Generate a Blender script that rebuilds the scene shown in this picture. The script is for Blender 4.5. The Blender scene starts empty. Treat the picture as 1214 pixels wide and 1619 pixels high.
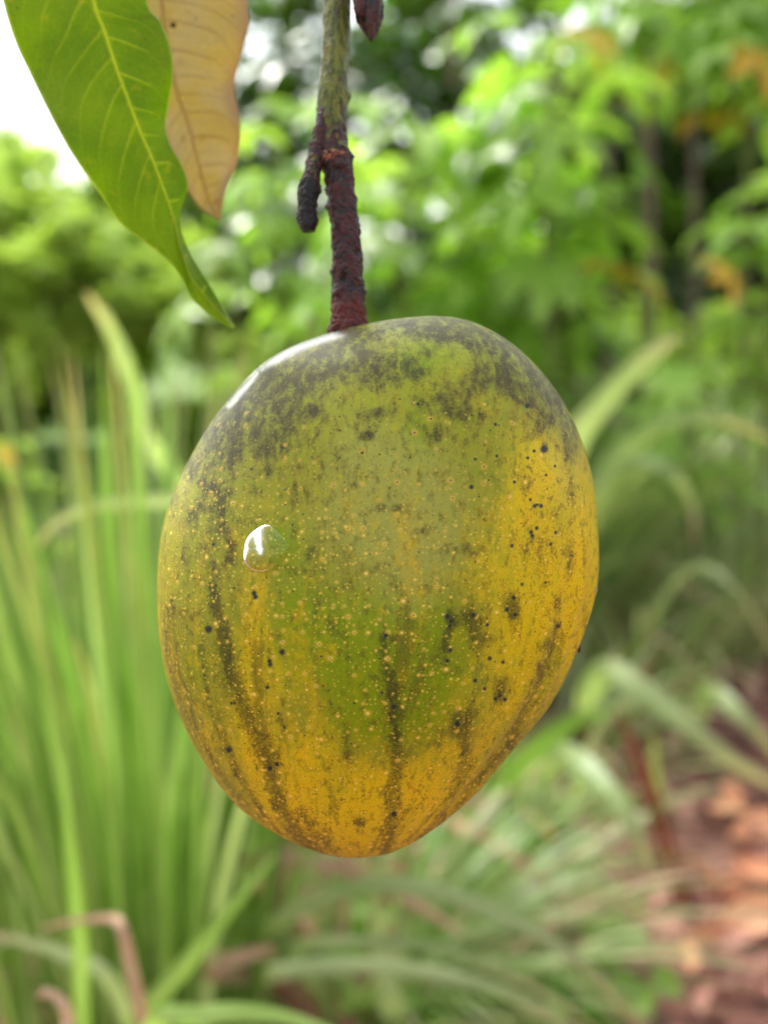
import bpy, math, random
import numpy as np
from mathutils import Vector, Matrix
random.seed(7); RNG = np.random.default_rng(7)
S = bpy.context.scene
C = S.collection
PI = math.pi
R = math.radians

# ------------------------------------------------------------------ camera
CAMZ, PITCH, LENS = 0.95, 10.0, 38.0
F = 1619 * LENS / 36.0                      # focal length in photograph pixels
cd = bpy.data.cameras.new('camera')
cam = bpy.data.objects.new('camera', cd); C.objects.link(cam)
cam.location = (0, 0, CAMZ); cam.rotation_euler = (R(90 - PITCH), 0, 0)
cd.sensor_fit = 'VERTICAL'; cd.sensor_height = 36; cd.sensor_width = 27; cd.lens = LENS
cd.clip_start = 0.01; cd.clip_end = 500
cd.dof.use_dof = True; cd.dof.focus_distance = 0.221; cd.dof.aperture_fstop = 8.2
S.camera = cam
# ------------------------------------------------------------------ world and sun
W = bpy.data.worlds.new('World'); S.world = W; W.use_nodes = True
nt = W.node_tree; nt.nodes.clear()
sky = nt.nodes.new('ShaderNodeTexSky'); sky.sky_type = 'NISHITA'; sky.sun_disc = False
SUN_EL, SUN_AZ = 51, -37                    # azimuth seen from above, 0 = +Y, clockwise
sky.sun_elevation = R(SUN_EL); sky.sun_rotation = R(SUN_AZ)
sky.dust_density = 3.0; sky.air_density = 1.2
hs = nt.nodes.new('ShaderNodeHueSaturation'); hs.inputs['Saturation'].default_value = 0.28
bg = nt.nodes.new('ShaderNodeBackground'); bg.inputs['Strength'].default_value = 0.108
wo = nt.nodes.new('ShaderNodeOutputWorld')
nt.links.new(sky.outputs[0], hs.inputs['Color']); nt.links.new(hs.outputs[0], bg.inputs[0]); nt.links.new(bg.outputs[0], wo.inputs[0])
sd = bpy.data.lights.new('sun', 'SUN'); sd.energy = 1.5; sd.angle = R(15); sd.color = (1, .96, .89)
sun = bpy.data.objects.new('sun', sd); C.objects.link(sun)
az = R(SUN_AZ)
sdir = Vector((math.sin(az) * math.cos(R(SUN_EL)), math.cos(az) * math.cos(R(SUN_EL)), math.sin(R(SUN_EL))))
sun.rotation_euler = sdir.to_track_quat('Z', 'Y').to_euler(); sun.location = (0, 0, 8)
S.view_settings.view_transform = 'Standard'; S.view_settings.look = 'None'
S.view_settings.exposure = 1.68; S.view_settings.gamma = 1; S.view_settings.use_curve_mapping = False
S.render.engine = 'CYCLES'
S.cycles.use_denoising = True; S.cycles.max_bounces = 10; S.cycles.transmission_bounces = 8
S.cycles.sample_clamp_indirect = 8; S.cycles.blur_glossy = 0.3

# ------------------------------------------------------------------ helpers
CP, SP = math.cos(R(PITCH)), math.sin(R(PITCH))
def P(px, py, d):
    """the point of the place that shows at photograph pixel px,py at depth d metres"""
    x = (px - 607) / F * d; u = -(py - 809.5) / F * d
    return Vector((x, CP * d + SP * u, CAMZ - SP * d + CP * u))
def G(px, py, z=0.0):
    u = -(py - 809.5) / F; k = (-SP + CP * u)
    return P(px, py, (z - CAMZ) / k)
def s2l(c):
    return tuple(((v / 255) / 12.92 if v / 255 <= .04045 else ((v / 255 + .055) / 1.055) ** 2.4) for v in c) + (1,)
def tag(o, label=None, cat=None, group=None, kind=None):
    if label: o['label'] = label
    if cat: o['category'] = cat
    if group: o['group'] = group
    if kind: o['kind'] = kind
    return o
def empty(name, loc, rz=0):
    o = bpy.data.objects.new(name, None); C.objects.link(o); o.location = loc; o.rotation_euler = (0, 0, rz)
    o.empty_display_size = .05
    return o
def link(name, me, parent=None, loc=None):
    o = bpy.data.objects.new(name, me); C.objects.link(o)
    if parent: o.parent = parent
    if loc is not None: o.location = loc
    return o
def mesh_np(name, V, Fq, mats, smooth=True, attrs=None, mi=None):
    V = np.asarray(V, dtype=np.float32); Fq = np.asarray(Fq, dtype=np.int32)
    me = bpy.data.meshes.new(name); n = Fq.shape[1]
    me.vertices.add(len(V)); me.vertices.foreach_set('co', V.ravel())
    me.loops.add(Fq.size); me.loops.foreach_set('vertex_index', Fq.ravel())
    me.polygons.add(len(Fq)); me.polygons.foreach_set('loop_start', np.arange(0, Fq.size, n, dtype=np.int32))
    me.polygons.foreach_set('use_smooth', np.full(len(Fq), smooth))
    for m in (mats if isinstance(mats, (list, tuple)) else [mats]): me.materials.append(m)
    if mi is not None: me.polygons.foreach_set('material_index', np.asarray(mi, dtype=np.int32))
    for k, a in (attrs or {}).items():
        a = np.asarray(a, dtype=np.float32)
        if a.ndim == 1:
            at = me.attributes.new(k, 'FLOAT', 'POINT'); at.data.foreach_set('value', a)
        else:
            at = me.attributes.new(k, 'FLOAT_VECTOR', 'POINT'); at.data.foreach_set('vector', a.ravel())
    me.update(calc_edges=True); me.validate()
    return me
def gridf(nr, nc, wrap=False):
    r = np.arange(nr - 1)[:, None]; c = np.arange(nc if wrap else nc - 1)[None, :]
    c2 = (c + 1) % nc
    return np.stack([r * nc + c, r * nc + c2, (r + 1) * nc + c2, (r + 1) * nc + c], -1).reshape(-1, 4)
def catmull(pts, n):
    """smooth resample of a polyline (rows of numbers) to n rows"""
    p = np.asarray(pts, float); k = len(p)
    q = np.vstack([2 * p[0] - p[1], p, 2 * p[-1] - p[-2]])
    t = np.linspace(0, k - 1, n); i = np.minimum(t.astype(int), k - 2); f = (t - i)[:, None]
    a, b, c, d = q[i], q[i + 1], q[i + 2], q[i + 3]
    return .5 * (2 * b + (c - a) * f + (2 * a - 5 * b + 4 * c - d) * f ** 2 + (3 * b - a - 3 * c + d) * f ** 3)

class NM:
    """a small node-graph writer"""
    def __init__(s, name):
        s.m = bpy.data.materials.new(name); s.m.use_nodes = True; s.t = s.m.node_tree; s.t.nodes.clear()
    def n(s, typ, ins=None, **kw):
        x = s.t.nodes.new('ShaderNode' + typ)
        for k, v in kw.items(): setattr(x, k, v)
        for k, v in (ins or {}).items():
            if isinstance(v, bpy.types.NodeSocket): s.t.links.new(v, x.inputs[k])
            else: x.inputs[k].default_value = v
        return x
    def math(s, op, a, b=0.0, c=None, clamp=False):
        d = {0: a, 1: b}
        if c is not None: d[2] = c
        return s.n('Math', d, operation=op, use_clamp=clamp).outputs[0]
    def mix(s, f, a, b, mode='MIX'):
        x = s.n('Mix', data_type='RGBA', blend_type=mode)
        for k, v in ((0, f), (6, a), (7, b)):
            if isinstance(v, bpy.types.NodeSocket): s.t.links.new(v, x.inputs[k])
            else: x.inputs[k].default_value = v
        return x.outputs[2]
    def ramp(s, v, lo, hi, a=0.0, b=1.0, smooth=True):
        return s.n('MapRange', {0: v, 1: lo, 2: hi, 3: a, 4: b}, interpolation_type='SMOOTHSTEP' if smooth else 'LINEAR').outputs[0]
    def noise(s, vec, scale, detail=4, rough=.55, dist=0.0):
        d = {'Scale': scale, 'Detail': detail, 'Roughness': rough, 'Distortion': dist}
        if vec is not None: d['Vector'] = vec
        return s.n('TexNoise', d).outputs[0]
    def attr(s, name, out='Fac'):
        return s.n('Attribute', attribute_name=name).outputs[out]
    def scale(s, vec, sc):
        return s.n('VectorMath', {0: vec, 1: sc}, operation='MULTIPLY').outputs[0]
    def obj(s): return s.n('TexCoord').outputs['Object']
    def bump(s, h, strength, dist=0.001, normal=None):
        d = {'Height': h, 'Strength': strength, 'Distance': dist}
        if normal is not None: d['Normal'] = normal
        return s.n('Bump', d).outputs[0]
    def pbsdf(s, **ins):
        return s.n('BsdfPrincipled', {k.replace('_', ' '): v for k, v in ins.items()}).outputs[0]
    def out(s, sh):
        o = s.n('OutputMaterial'); s.t.links.new(sh, o.inputs[0]); return s.m

def leaf_mat(name, col, col2, trans=.35, rough=.45, vary=.25, nscale=25, tcol=None, tip=None, blade=False):
    """thin green or dry leaf: colour varies per plant piece and in patches; light passes through"""
    m = NM(name); ob = m.obj()
    rnd = m.n('ObjectInfo').outputs['Random']
    nz = m.noise(ob, nscale, 4)
    f = m.math('ADD', m.math('MULTIPLY', rnd, .55), m.math('MULTIPLY', m.ramp(nz, .35, .65), .45))
    c = m.mix(f, col, col2)
    if tip is not None:
        c = m.mix(m.ramp(m.math('ADD', m.attr('along'), m.math('MULTIPLY', m.noise(ob, 60), .25)), .8, 1.2), c, tip)
    if blade:
        ac = m.attr('across'); sv = m.n('CombineXYZ', {0: m.math('MULTIPLY', ac, 5.0), 1: m.math('MULTIPLY', m.attr('along'), 2.0), 2: m.math('MULTIPLY', rnd, 50.0)}).outputs[0]
        c = m.mix(m.math('MULTIPLY', m.ramp(m.noise(sv, 1.6, 3), .4, .65), .35), c, m.mix(.5, c, (.02, .04, .01, 1)))
        c = m.mix(m.math('MULTIPLY', m.ramp(m.math('ABSOLUTE', ac), .03, .14, 1, 0), .55), c, s2l((206, 212, 160)))
    v = m.n('HueSaturation', {'Color': c, 'Value': m.math('ADD', 1 - vary / 2, m.math('MULTIPLY', m.math('FRACT', m.math('MULTIPLY', rnd, 7.31)), vary))}).outputs[0]
    p = m.pbsdf(Base_Color=v, Roughness=rough, Specular_IOR_Level=.5)
    tc = m.mix(1.0, v, tcol or (1.3, 1.45, .7, 1), 'MULTIPLY')
    t = m.n('BsdfTranslucent', {'Color': tc}).outputs[0]
    mx = m.n('MixShader', {0: trans, 1: p, 2: t}).outputs[0]
    return m.out(mx)

def ribbon_mesh(name, pts, width, mat, side=None, fold=.25, n=26, taper=1.6, basew=.55):
    """a grass blade along pts: a creased ribbon that narrows to a tip"""
    q = catmull(np.asarray(pts, float), n)
    T = np.gradient(q, axis=0); T /= np.linalg.norm(T, axis=1)[:, None] + 1e-9
    if side is None:
        v = q - np.array([0, 0, CAMZ]); sd_ = np.cross(T, v)
    else:
        sd_ = np.cross(T, np.cross(np.asarray(side, float)[None, :], T))
    sd_ /= np.linalg.norm(sd_, axis=1)[:, None] + 1e-9
    nn = np.cross(sd_, T)
    s = np.linspace(0, 1, n)
    w = width * .5 * (basew + (1 - basew) * np.minimum(1, s * 3)) * (1 - s ** 2.2) ** (1 / taper)
    cols = []
    for t in (-1, -.55, -.12, 0, .12, .55, 1):
        cols.append(q + sd_ * (w * t)[:, None] + nn * (w * fold * abs(t))[:, None])
    V = np.stack(cols, 1).reshape(-1, 3)
    return V, gridf(n, 7), np.repeat(s, 7)

# ------------------------------------------------------------------ materials
M = {}
M['soil'] = None
def soil_mat():
    m = NM('red_soil'); ob = m.obj()
    a = m.noise(ob, 6.0, 6); b = m.noise(ob, 30, 6, .7)
    c = m.mix(m.ramp(a, .4, .62), s2l((136, 84, 72)), s2l((176, 124, 110)))
    c = m.mix(m.ramp(b, .48, .6), c, s2l((64, 38, 36)))
    c = m.mix(m.ramp(m.noise(ob, .6, 3), .5, .7), c, s2l((92, 92, 52)))
    yy = m.n('SeparateXYZ', {0: ob}).outputs[1]
    c = m.mix(m.ramp(m.math('ADD', yy, m.math('MULTIPLY', a, 2.0)), 5.0, 7.0), c, s2l((96, 124, 48)))
    h = m.math('ADD', b, m.math('MULTIPLY', m.noise(ob, 150, 4), .4))
    return m.out(m.pbsdf(Base_Color=c, Roughness=.9, Normal=m.bump(h, .9, .012)))
M['soil'] = soil_mat()
M['blade'] = leaf_mat('lemongrass_blade', s2l((82, 122, 32)), s2l((146, 174, 96)), .38, .34, .6, 9, tcol=(1.2, 1.35, .7, 1), tip=s2l((160, 150, 100)), blade=True)
M['blade_pale'] = leaf_mat('pale_grass_blade', s2l((134, 162, 100)), s2l((188, 200, 150)), .4, .32, .5, 9, tip=s2l((188, 160, 132)), blade=True)
M['blade_lit'] = leaf_mat('bright_grass_blade', s2l((112, 152, 52)), s2l((156, 188, 104)), .42, .38, .3, 9, tcol=(1.2, 1.35, .7, 1), blade=True)
M['blade_dry'] = leaf_mat('dry_grass_blade', s2l((176, 136, 108)), s2l((206, 170, 144)), .2, .6, .3, 12, tcol=(1.2, 1, .8, 1), blade=True)
M['blade_red'] = leaf_mat('red_brown_blade', s2l((100, 42, 34)), s2l((128, 62, 48)), .15, .6, .3, 12, tcol=(1.2, .8, .7, 1), blade=True)
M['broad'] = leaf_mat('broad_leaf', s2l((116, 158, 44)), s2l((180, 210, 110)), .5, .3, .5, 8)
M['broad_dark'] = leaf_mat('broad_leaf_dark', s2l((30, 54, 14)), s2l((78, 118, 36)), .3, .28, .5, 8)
M['broad_yellow'] = leaf_mat('broad_leaf_yellow', s2l((218, 170, 40)), s2l((226, 190, 84)), .3, .5, .2, 8, tcol=(1.2, 1.1, .7, 1))
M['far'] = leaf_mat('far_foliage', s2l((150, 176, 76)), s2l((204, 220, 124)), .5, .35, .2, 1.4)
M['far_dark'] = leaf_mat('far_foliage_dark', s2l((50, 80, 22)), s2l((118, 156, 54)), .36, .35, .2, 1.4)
M['deep'] = leaf_mat('deep_shade_foliage', s2l((22, 38, 12)), s2l((56, 82, 28)), .18, .4, .2, 1.4)  # darker leaf colour carries the shade of the thicket's gaps
M['litter'] = leaf_mat('leaf_litter_dry', s2l((152, 100, 90)), s2l((206, 154, 138)), .1, .7, .5, 14, tcol=(1.2, 1, .8, 1))
M['fallen'] = leaf_mat('fallen_leaf_orange', s2l((220, 130, 84)), s2l((252, 204, 160)), .15, .55, .4, 20, tcol=(1.2, .9, .6, 1))
M['weed'] = leaf_mat('low_weed', s2l((110, 158, 50)), s2l((150, 190, 84)), .4, .5, .3, 10)
def bark_mat(name, a, b, sc=30):
    m = NM(name); ob = m.obj(); st = m.scale(ob, (1, 1, .25))
    n = m.noise(st, sc, 6, .65)
    return m.out(m.pbsdf(Base_Color=m.mix(m.ramp(n, .35, .65), a, b), Roughness=.85, Normal=m.bump(n, .8, .01)))
M['bark'] = bark_mat('grey_bark', s2l((86, 70, 60)), s2l((140, 120, 106)))
M['stem_green'] = bark_mat('green_plant_stem', s2l((96, 110, 60)), s2l((132, 136, 84)), 40)

# ------------------------------------------------------------------ ground
def build_ground():
    xs = np.concatenate([[-200, -60, -20, -8], np.linspace(-4, 4, 161), [8, 20, 60, 200]])
    ys = np.concatenate([[-200, -60, -20, -6, -2], np.linspace(0, 7, 141), [12, 25, 60, 200]])
    X, Y = np.meshgrid(xs, ys)
    near = np.exp(-((X / 4) ** 2 + ((Y - 3) / 4) ** 2))
    Z = near * (.012 * np.sin(X * 7 + 1) * np.sin(Y * 6) + .008 * np.sin(X * 19 + Y * 13) + .004 * np.sin(X * 41 - Y * 37))
    V = np.stack([X, Y, Z], -1).reshape(-1, 3)
    o = link('ground', mesh_np('ground', V, gridf(len(ys), len(xs)), M['soil']))
    tag(o, 'reddish brown bare soil under the grass clumps', None, None, 'structure')
build_ground()

# ------------------------------------------------------------------ leafy masses: distant bushes and trees
def leaf_cards(cent, size, up=.5, rng=RNG, shape=1.0):
    """many small folded leaves, one 6-vertex leaf each"""
    n = len(cent)
    a = rng.normal(size=(n, 3)); a[:, 2] *= .5; a /= np.linalg.norm(a, axis=1)[:, None]
    nrm = rng.normal(size=(n, 3)); nrm[:, 2] = np.abs(nrm[:, 2]) + up; nrm -= (nrm * a).sum(1)[:, None] * a
    nrm /= np.linalg.norm(nrm, axis=1)[:, None]
    b = np.cross(nrm, a)
    L = (size * rng.uniform(.6, 1.3, n))[:, None]; Wd = L * .42 * shape
    v = [cent - a * L * .5, cent - a * L * .1 + b * Wd * .5 + nrm * L * .07, cent + a * L * .3 + b * Wd * .35 + nrm * L * .05,
         cent + a * L * .55 - nrm * L * .1, cent + a * L * .3 - b * Wd * .35 + nrm * L * .05, cent - a * L * .1 - b * Wd * .5 + nrm * L * .07]
    V = np.stack(v, 1).reshape(-1, 3)
    base = np.arange(n)[:, None] * 6
    Fq = np.concatenate([base + np.array([[0, 1, 2, 3]]), base + np.array([[0, 3, 4, 5]])], 0)
    return V, Fq
def crown_points(lobes, per, rng=RNG):
    out = []
    for (x, y, z, rx, ry, rz) in lobes:
        k = per
        sub = rng.normal(size=(max(6, k // 60), 3)); sub /= np.linalg.norm(sub, axis=1)[:, None]
        sub *= rng.uniform(.55, 1.0, (len(sub), 1))
        idx = rng.integers(0, len(sub), k)
        p = sub[idx] + rng.normal(size=(k, 3)) * .13
        out.append(p * np.array([rx, ry, rz]) + np.array([x, y, z]))
    return np.concatenate(out)
def tube(pts, rad, seg=8, n=None):
    q = np.asarray(pts, float)
    r = np.asarray(rad, float)
    if n: 
        qr = catmull(np.column_stack([q, r]), n); q, r = qr[:, :3], qr[:, 3]
    T = np.gradient(q, axis=0); T /= np.linalg.norm(T, axis=1)[:, None]
    ref = np.array([0., 1, .1]) if abs(T[:, 1]).mean() < .8 else np.array([1., 0, 0])
    s = np.cross(T, ref); s /= np.linalg.norm(s, axis=1)[:, None]; u = np.cross(s, T)
    a = np.linspace(0, 2 * PI, seg, endpoint=False)
    V = q[:, None, :] + r[:, None, None] * (np.cos(a)[None, :, None] * s[:, None, :] + np.sin(a)[None, :, None] * u[:, None, :])
    V = V.reshape(-1, 3)
    Fq = gridf(len(q), seg, True)
    return V, Fq
def join(parts):
    Vs, Fs, off = [], [], 0
    for V, Fq in parts:
        Vs.append(V); Fs.append(Fq + off); off += len(V)
    return np.concatenate(Vs), np.concatenate(Fs)
def leafy(name, x, y, lobes, per, size, mat, label, cat, group, trunk_r=.05, h=1.0, crown='crown', limb=3):
    root = tag(empty(name, (x, y, 0)), label, cat, group)
    pts = crown_points(lobes, per)
    V, Fq = leaf_cards(pts, size)
    V[:, 2] = np.maximum(V[:, 2], .01)
    link(crown, mesh_np(crown, V, Fq, mat), root)
    tubes = [tube([(0, 0, -.02), (.03, .02, h * .35), (-.02, 0, h * .7), (0, 0, h)], [trunk_r, trunk_r * .8, trunk_r * .6, trunk_r * .3], 8, 12)]
    for i in range(limb):
        l = lobes[i % len(lobes)]
        z0 = h * (.3 + .15 * i)
        tubes.append(tube([(0, 0, z0), (l[0] * .4, l[1] * .4, (z0 + l[2]) / 2 + .05), (l[0], l[1], l[2])], [trunk_r * .5, trunk_r * .35, trunk_r * .12], 6, 8))
    V, Fq = join(tubes)
    link('trunk', mesh_np('trunk', V, Fq, M['bark']), root)
    return root

def rl(n, rx, ry, z0, z1, r0, r1):
    return [(random.uniform(-rx, rx), random.uniform(-ry, ry), random.uniform(z0, z1), random.uniform(r0, r1), random.uniform(r0, r1), random.uniform(r0, r1) * .8) for _ in range(n)]
# the row of trees behind (dark, tall towards the right; sky above the left ones)
tree_spots = [  # x, y, crown height, spread, material, leaf size, label
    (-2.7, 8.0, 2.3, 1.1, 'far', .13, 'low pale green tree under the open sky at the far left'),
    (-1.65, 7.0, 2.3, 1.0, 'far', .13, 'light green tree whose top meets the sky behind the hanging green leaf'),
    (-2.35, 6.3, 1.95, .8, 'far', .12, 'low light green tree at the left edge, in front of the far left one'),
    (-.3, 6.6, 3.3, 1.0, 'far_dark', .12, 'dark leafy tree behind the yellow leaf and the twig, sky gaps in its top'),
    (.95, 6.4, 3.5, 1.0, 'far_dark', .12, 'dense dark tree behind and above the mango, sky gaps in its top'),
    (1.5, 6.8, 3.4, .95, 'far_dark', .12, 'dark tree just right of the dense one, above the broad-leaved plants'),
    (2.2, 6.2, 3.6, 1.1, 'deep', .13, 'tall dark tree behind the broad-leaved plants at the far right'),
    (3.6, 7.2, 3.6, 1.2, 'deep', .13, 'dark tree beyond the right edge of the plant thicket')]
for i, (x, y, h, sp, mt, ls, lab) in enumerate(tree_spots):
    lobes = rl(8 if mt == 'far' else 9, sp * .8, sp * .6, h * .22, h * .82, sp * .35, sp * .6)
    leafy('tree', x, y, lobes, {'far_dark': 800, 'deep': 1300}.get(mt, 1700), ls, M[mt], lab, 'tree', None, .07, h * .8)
# bright bushes on the left, in front of the far trees
bush_spots = [
    (-1.75, 4.4, 1.6, .62, 'far', 'yellow-green bush at the left edge, above the bent grass blade'),
    (-1.2, 4.7, 1.55, .6, 'far', 'bright green bush behind the tip of the hanging green leaf'),
    (-.65, 5.0, 1.45, .55, 'far', 'light green bush left of the twig, low behind the tall grass'),
    (-1.35, 3.0, .62, .36, 'far', 'low bush at the left edge carrying a small yellow bloom'),
    (-.1, 5.2, .95, .45, 'far', 'green bush right behind the mango twig'),
    (1.5, 4.9, 1.0, .5, 'far', 'light bush at the foot of the right-hand plants'),
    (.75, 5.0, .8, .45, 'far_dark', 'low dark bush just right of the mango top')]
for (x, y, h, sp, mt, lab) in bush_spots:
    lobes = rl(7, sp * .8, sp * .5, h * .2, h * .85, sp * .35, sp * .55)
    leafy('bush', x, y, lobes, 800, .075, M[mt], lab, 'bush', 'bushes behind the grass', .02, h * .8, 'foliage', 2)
# a wood far behind closes the view
def far_wood():
    pts = []
    for i in range(60):
        x = RNG.uniform(-7, 14); y = RNG.uniform(10, 13)
        hmax = 1.2 if x < -2.2 else 1.9 + .4 * math.sin(x)
        pts.append(crown_points([(x, y, RNG.uniform(.3, hmax), .9, .9, .8)], 330))
    V, Fq = leaf_cards(np.concatenate(pts), .2)
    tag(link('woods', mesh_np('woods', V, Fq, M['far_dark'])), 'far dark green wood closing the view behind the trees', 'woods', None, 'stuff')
far_wood()

# ------------------------------------------------------------------ broad-leaved plants (palmate leaves)
def palmate_mesh(name, mat, lobes=7, seed=0):
    """one lobed leaf about 1 unit across, petiole end at the origin, blade in +Y, slightly drooping"""
    rg = random.Random(seed); V = [(0, 0, 0)]; Fq = []
    for i in range(lobes):
        a = R(-125 + 250 * i / (lobes - 1) + rg.uniform(-5, 5)); L = .62 * (1 - .25 * abs(i - (lobes - 1) / 2) / (lobes / 2)) * rg.uniform(.92, 1.06)
        w = .135; d = Vector((math.sin(a), math.cos(a), 0)); e = Vector((math.cos(a), -math.sin(a), 0)); dr = rg.uniform(.12, .3)
        b = len(V)
        for (t, ww, sgn) in ((.16, .45, 0), (.45, 1, 0), (.72, .85, 0)):
            for sx in (-1, 0, 1):
                p = d * L * t + e * (w * ww * sx * .8); p.z = -dr * (t ** 2) * L * 1.6 + (.03 if sx else 0)
                V.append(tuple(p))
        tip = d * L; tip.z = -dr * L * 1.7; V.append(tuple(tip))
        Fq += [(0, b, b + 1), (0, b + 1, b + 2), (b, b + 3, b + 4), (b, b + 4, b + 1), (b + 1, b + 4, b + 5), (b + 1, b + 5, b + 2),
               (b + 3, b + 6, b + 7), (b + 3, b + 7, b + 4), (b + 4, b + 7, b + 8), (b + 4, b + 8, b + 5), (b + 6, b + 9, b + 7), (b + 7, b + 9, b + 8)]
    return mesh_np(name, V, Fq, mat)
PALM = {k: [palmate_mesh('leaf', M[k], random.choice((5, 7)), i) for i in range(4)] for k in ('broad', 'broad_dark', 'broad_yellow')}
def leaf_part(root, meshes, base, outdir, size, pet=True, label=None, droop=.2):
    """place one leaf: outdir = horizontal direction the leaf points"""
    me = random.choice(meshes); o = link('leaf', me, root)
    y = Vector((outdir[0], outdir[1], outdir[2] if len(outdir) > 2 else -droop)).normalized()
    x = y.cross(Vector((0, 0, 1))).normalized(); z = x.cross(y)
    tw = random.uniform(-.4, .4); x2 = x * math.cos(tw) + z * math.sin(tw); z2 = x2.cross(y)
    m = Matrix((x2, y, z2)).transposed().to_4x4(); m = Matrix.Translation(base) @ m @ Matrix.Diagonal((size, size, size, 1))
    o.matrix_basis = m
    if label: o['label'] = label
    return o
def broad_plant(x, y, h, n, size, key, label, spread=.3, zlow=.35, yellow=0, seed=0, lean=(0, 0)):
    random.seed(seed + 100)
    root = tag(empty('leafy_plant', (x, y, 0)), label, 'plant', 'broad-leaved plants behind the mango')
    top = (lean[0], lean[1], h)
    V, Fq = tube([(0, 0, -.02), (lean[0] * .2 + .02, lean[1] * .2, h * .4), (lean[0] * .6 - .01, lean[1] * .6, h * .75), top], [.016, .013, .01, .006], 8, 16)
    link('stem', mesh_np('stem', V, Fq, M['stem_green']), root)
    pets = []
    for i in range(n):
        t = zlow + (1 - zlow) * (i + random.random()) / n
        a = i * 2.4 + random.uniform(-.4, .4); l = spread * random.uniform(.55, 1.1) * (1.15 - .5 * t)
        b = Vector((lean[0] * t, lean[1] * t, h * t)); e = b + Vector((math.cos(a) * l, math.sin(a) * l, random.uniform(.0, .12)))
        pets.append(tube([b, (b + e) / 2 + Vector((0, 0, .03)), e], [.004, .003, .0025], 5, 6))
        k = 'broad_yellow' if i < yellow else key
        leaf_part(root, PALM[k], e, (math.cos(a), math.sin(a)), size * random.uniform(.75, 1.2), droop=random.uniform(.0, .9),
                  label='yellowed leaf' if i < yellow and key != 'broad_yellow' else None)
    V, Fq = join(pets); link('petioles', mesh_np('petioles', V, Fq, M['stem_green']), root)
    return root
def ppos(px, d):
    p = P(px, 700, d); return p.x, p.y
plants = [  # px, depth, height(m), leaves, leaf size, key, label, spread, zlow, yellow
    (640, 3.0, 1.42, 26, .30, 'broad', 'bright green broad-leaved plant directly behind the twig', .34, .45, 0),
    (760, 3.3, 1.36, 24, .28, 'broad', 'broad-leaved plant right of the twig, over the mango shoulder', .32, .4, 0),
    (860, 3.0, 1.62, 26, .28, 'broad', 'tall bright plant whose leaves catch the light at the top centre', .34, .62, 1),
    (1000, 3.6, 1.95, 24, .26, 'broad', 'tall plant with an orange-yellow leaf near the top right', .38, .88, 1),
    (1160, 3.4, 1.85, 26, .28, 'broad', 'tall plant at the top right corner with yellow leaves', .3, .8, 2),
    (1090, 2.7, .86, 26, .17, 'broad', 'low bright green plant right of the mango at shoulder height', .2, .45, 0),
    (1205, 2.8, 1.22, 18, .22, 'broad', 'plant at the right edge with wide light green leaves', .2, .7, 1),
    (900, 3.3, 1.1, 20, .22, 'broad', 'half-shaded plant just above the right shoulder of the mango', .28, .45, 0),
    (450, 3.4, 1.45, 24, .28, 'broad', 'bright green plant between the yellow leaf and the twig', .32, .5, 0),
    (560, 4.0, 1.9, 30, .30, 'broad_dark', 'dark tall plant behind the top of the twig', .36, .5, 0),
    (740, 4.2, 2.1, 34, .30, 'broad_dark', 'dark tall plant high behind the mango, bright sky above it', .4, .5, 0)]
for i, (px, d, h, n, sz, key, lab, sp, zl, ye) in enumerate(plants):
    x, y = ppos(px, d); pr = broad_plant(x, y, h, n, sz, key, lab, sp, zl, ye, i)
    for (k, qx, qy, qd, qs, lb) in ((5, 1150, 430, 2.55, .15, 'bright orange-yellow leaf'), (3, 1035, 110, 3.2, .2, 'orange-brown leaf'), (4, 1200, 90, 3.0, .24, 'bright yellow leaf'),
                                    (2, 930, 60, 2.75, .17, 'yellow-tipped leaf'), (3, 1010, 150, 3.3, .16, 'orange leaf'), (7, 820, 430, 3.0, .09, 'small yellow leaf')):
        if k == i: leaf_part(pr, PALM['broad_yellow'], P(qx, qy, qd) - Vector((x, y, 0)), (.25, -.55, -.75), qs, label=lb)
random.seed(21)
# slender trunks in the dark gap on the right
for i, (px, d, r, lab) in enumerate(((945, 4.3, .014, 'thin grey-brown trunk left of the dark gap in the thicket'),
                                     (1010, 4.6, .018, 'thin brown trunk in the middle of the dark gap'),
                                     (1075, 4.4, .013, 'thin pinkish brown trunk right of the dark gap'),
                                     (715, 4.0, .02, 'thin brown trunk behind the top of the mango'))):
    x, y = ppos(px, d)
    root = tag(empty('sapling', (x, y, 0)), lab, 'sapling', 'thin trunks in the thicket')
    V, Fq = tube([(0, 0, -.02), (.03, 0, 1), (-.02, .02, 2.1), (.03, 0, 3.2)], [r, r * .9, r * .75, r * .5], 10, 24)
    link('trunk', mesh_np('trunk', V, Fq, M['bark']), root)
    V, Fq = leaf_cards(crown_points([(0, 0, 2.9, .5, .5, .4)], 500), .1)
    link('crown', mesh_np('crown', V, Fq, M['far_dark']), root)

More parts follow.
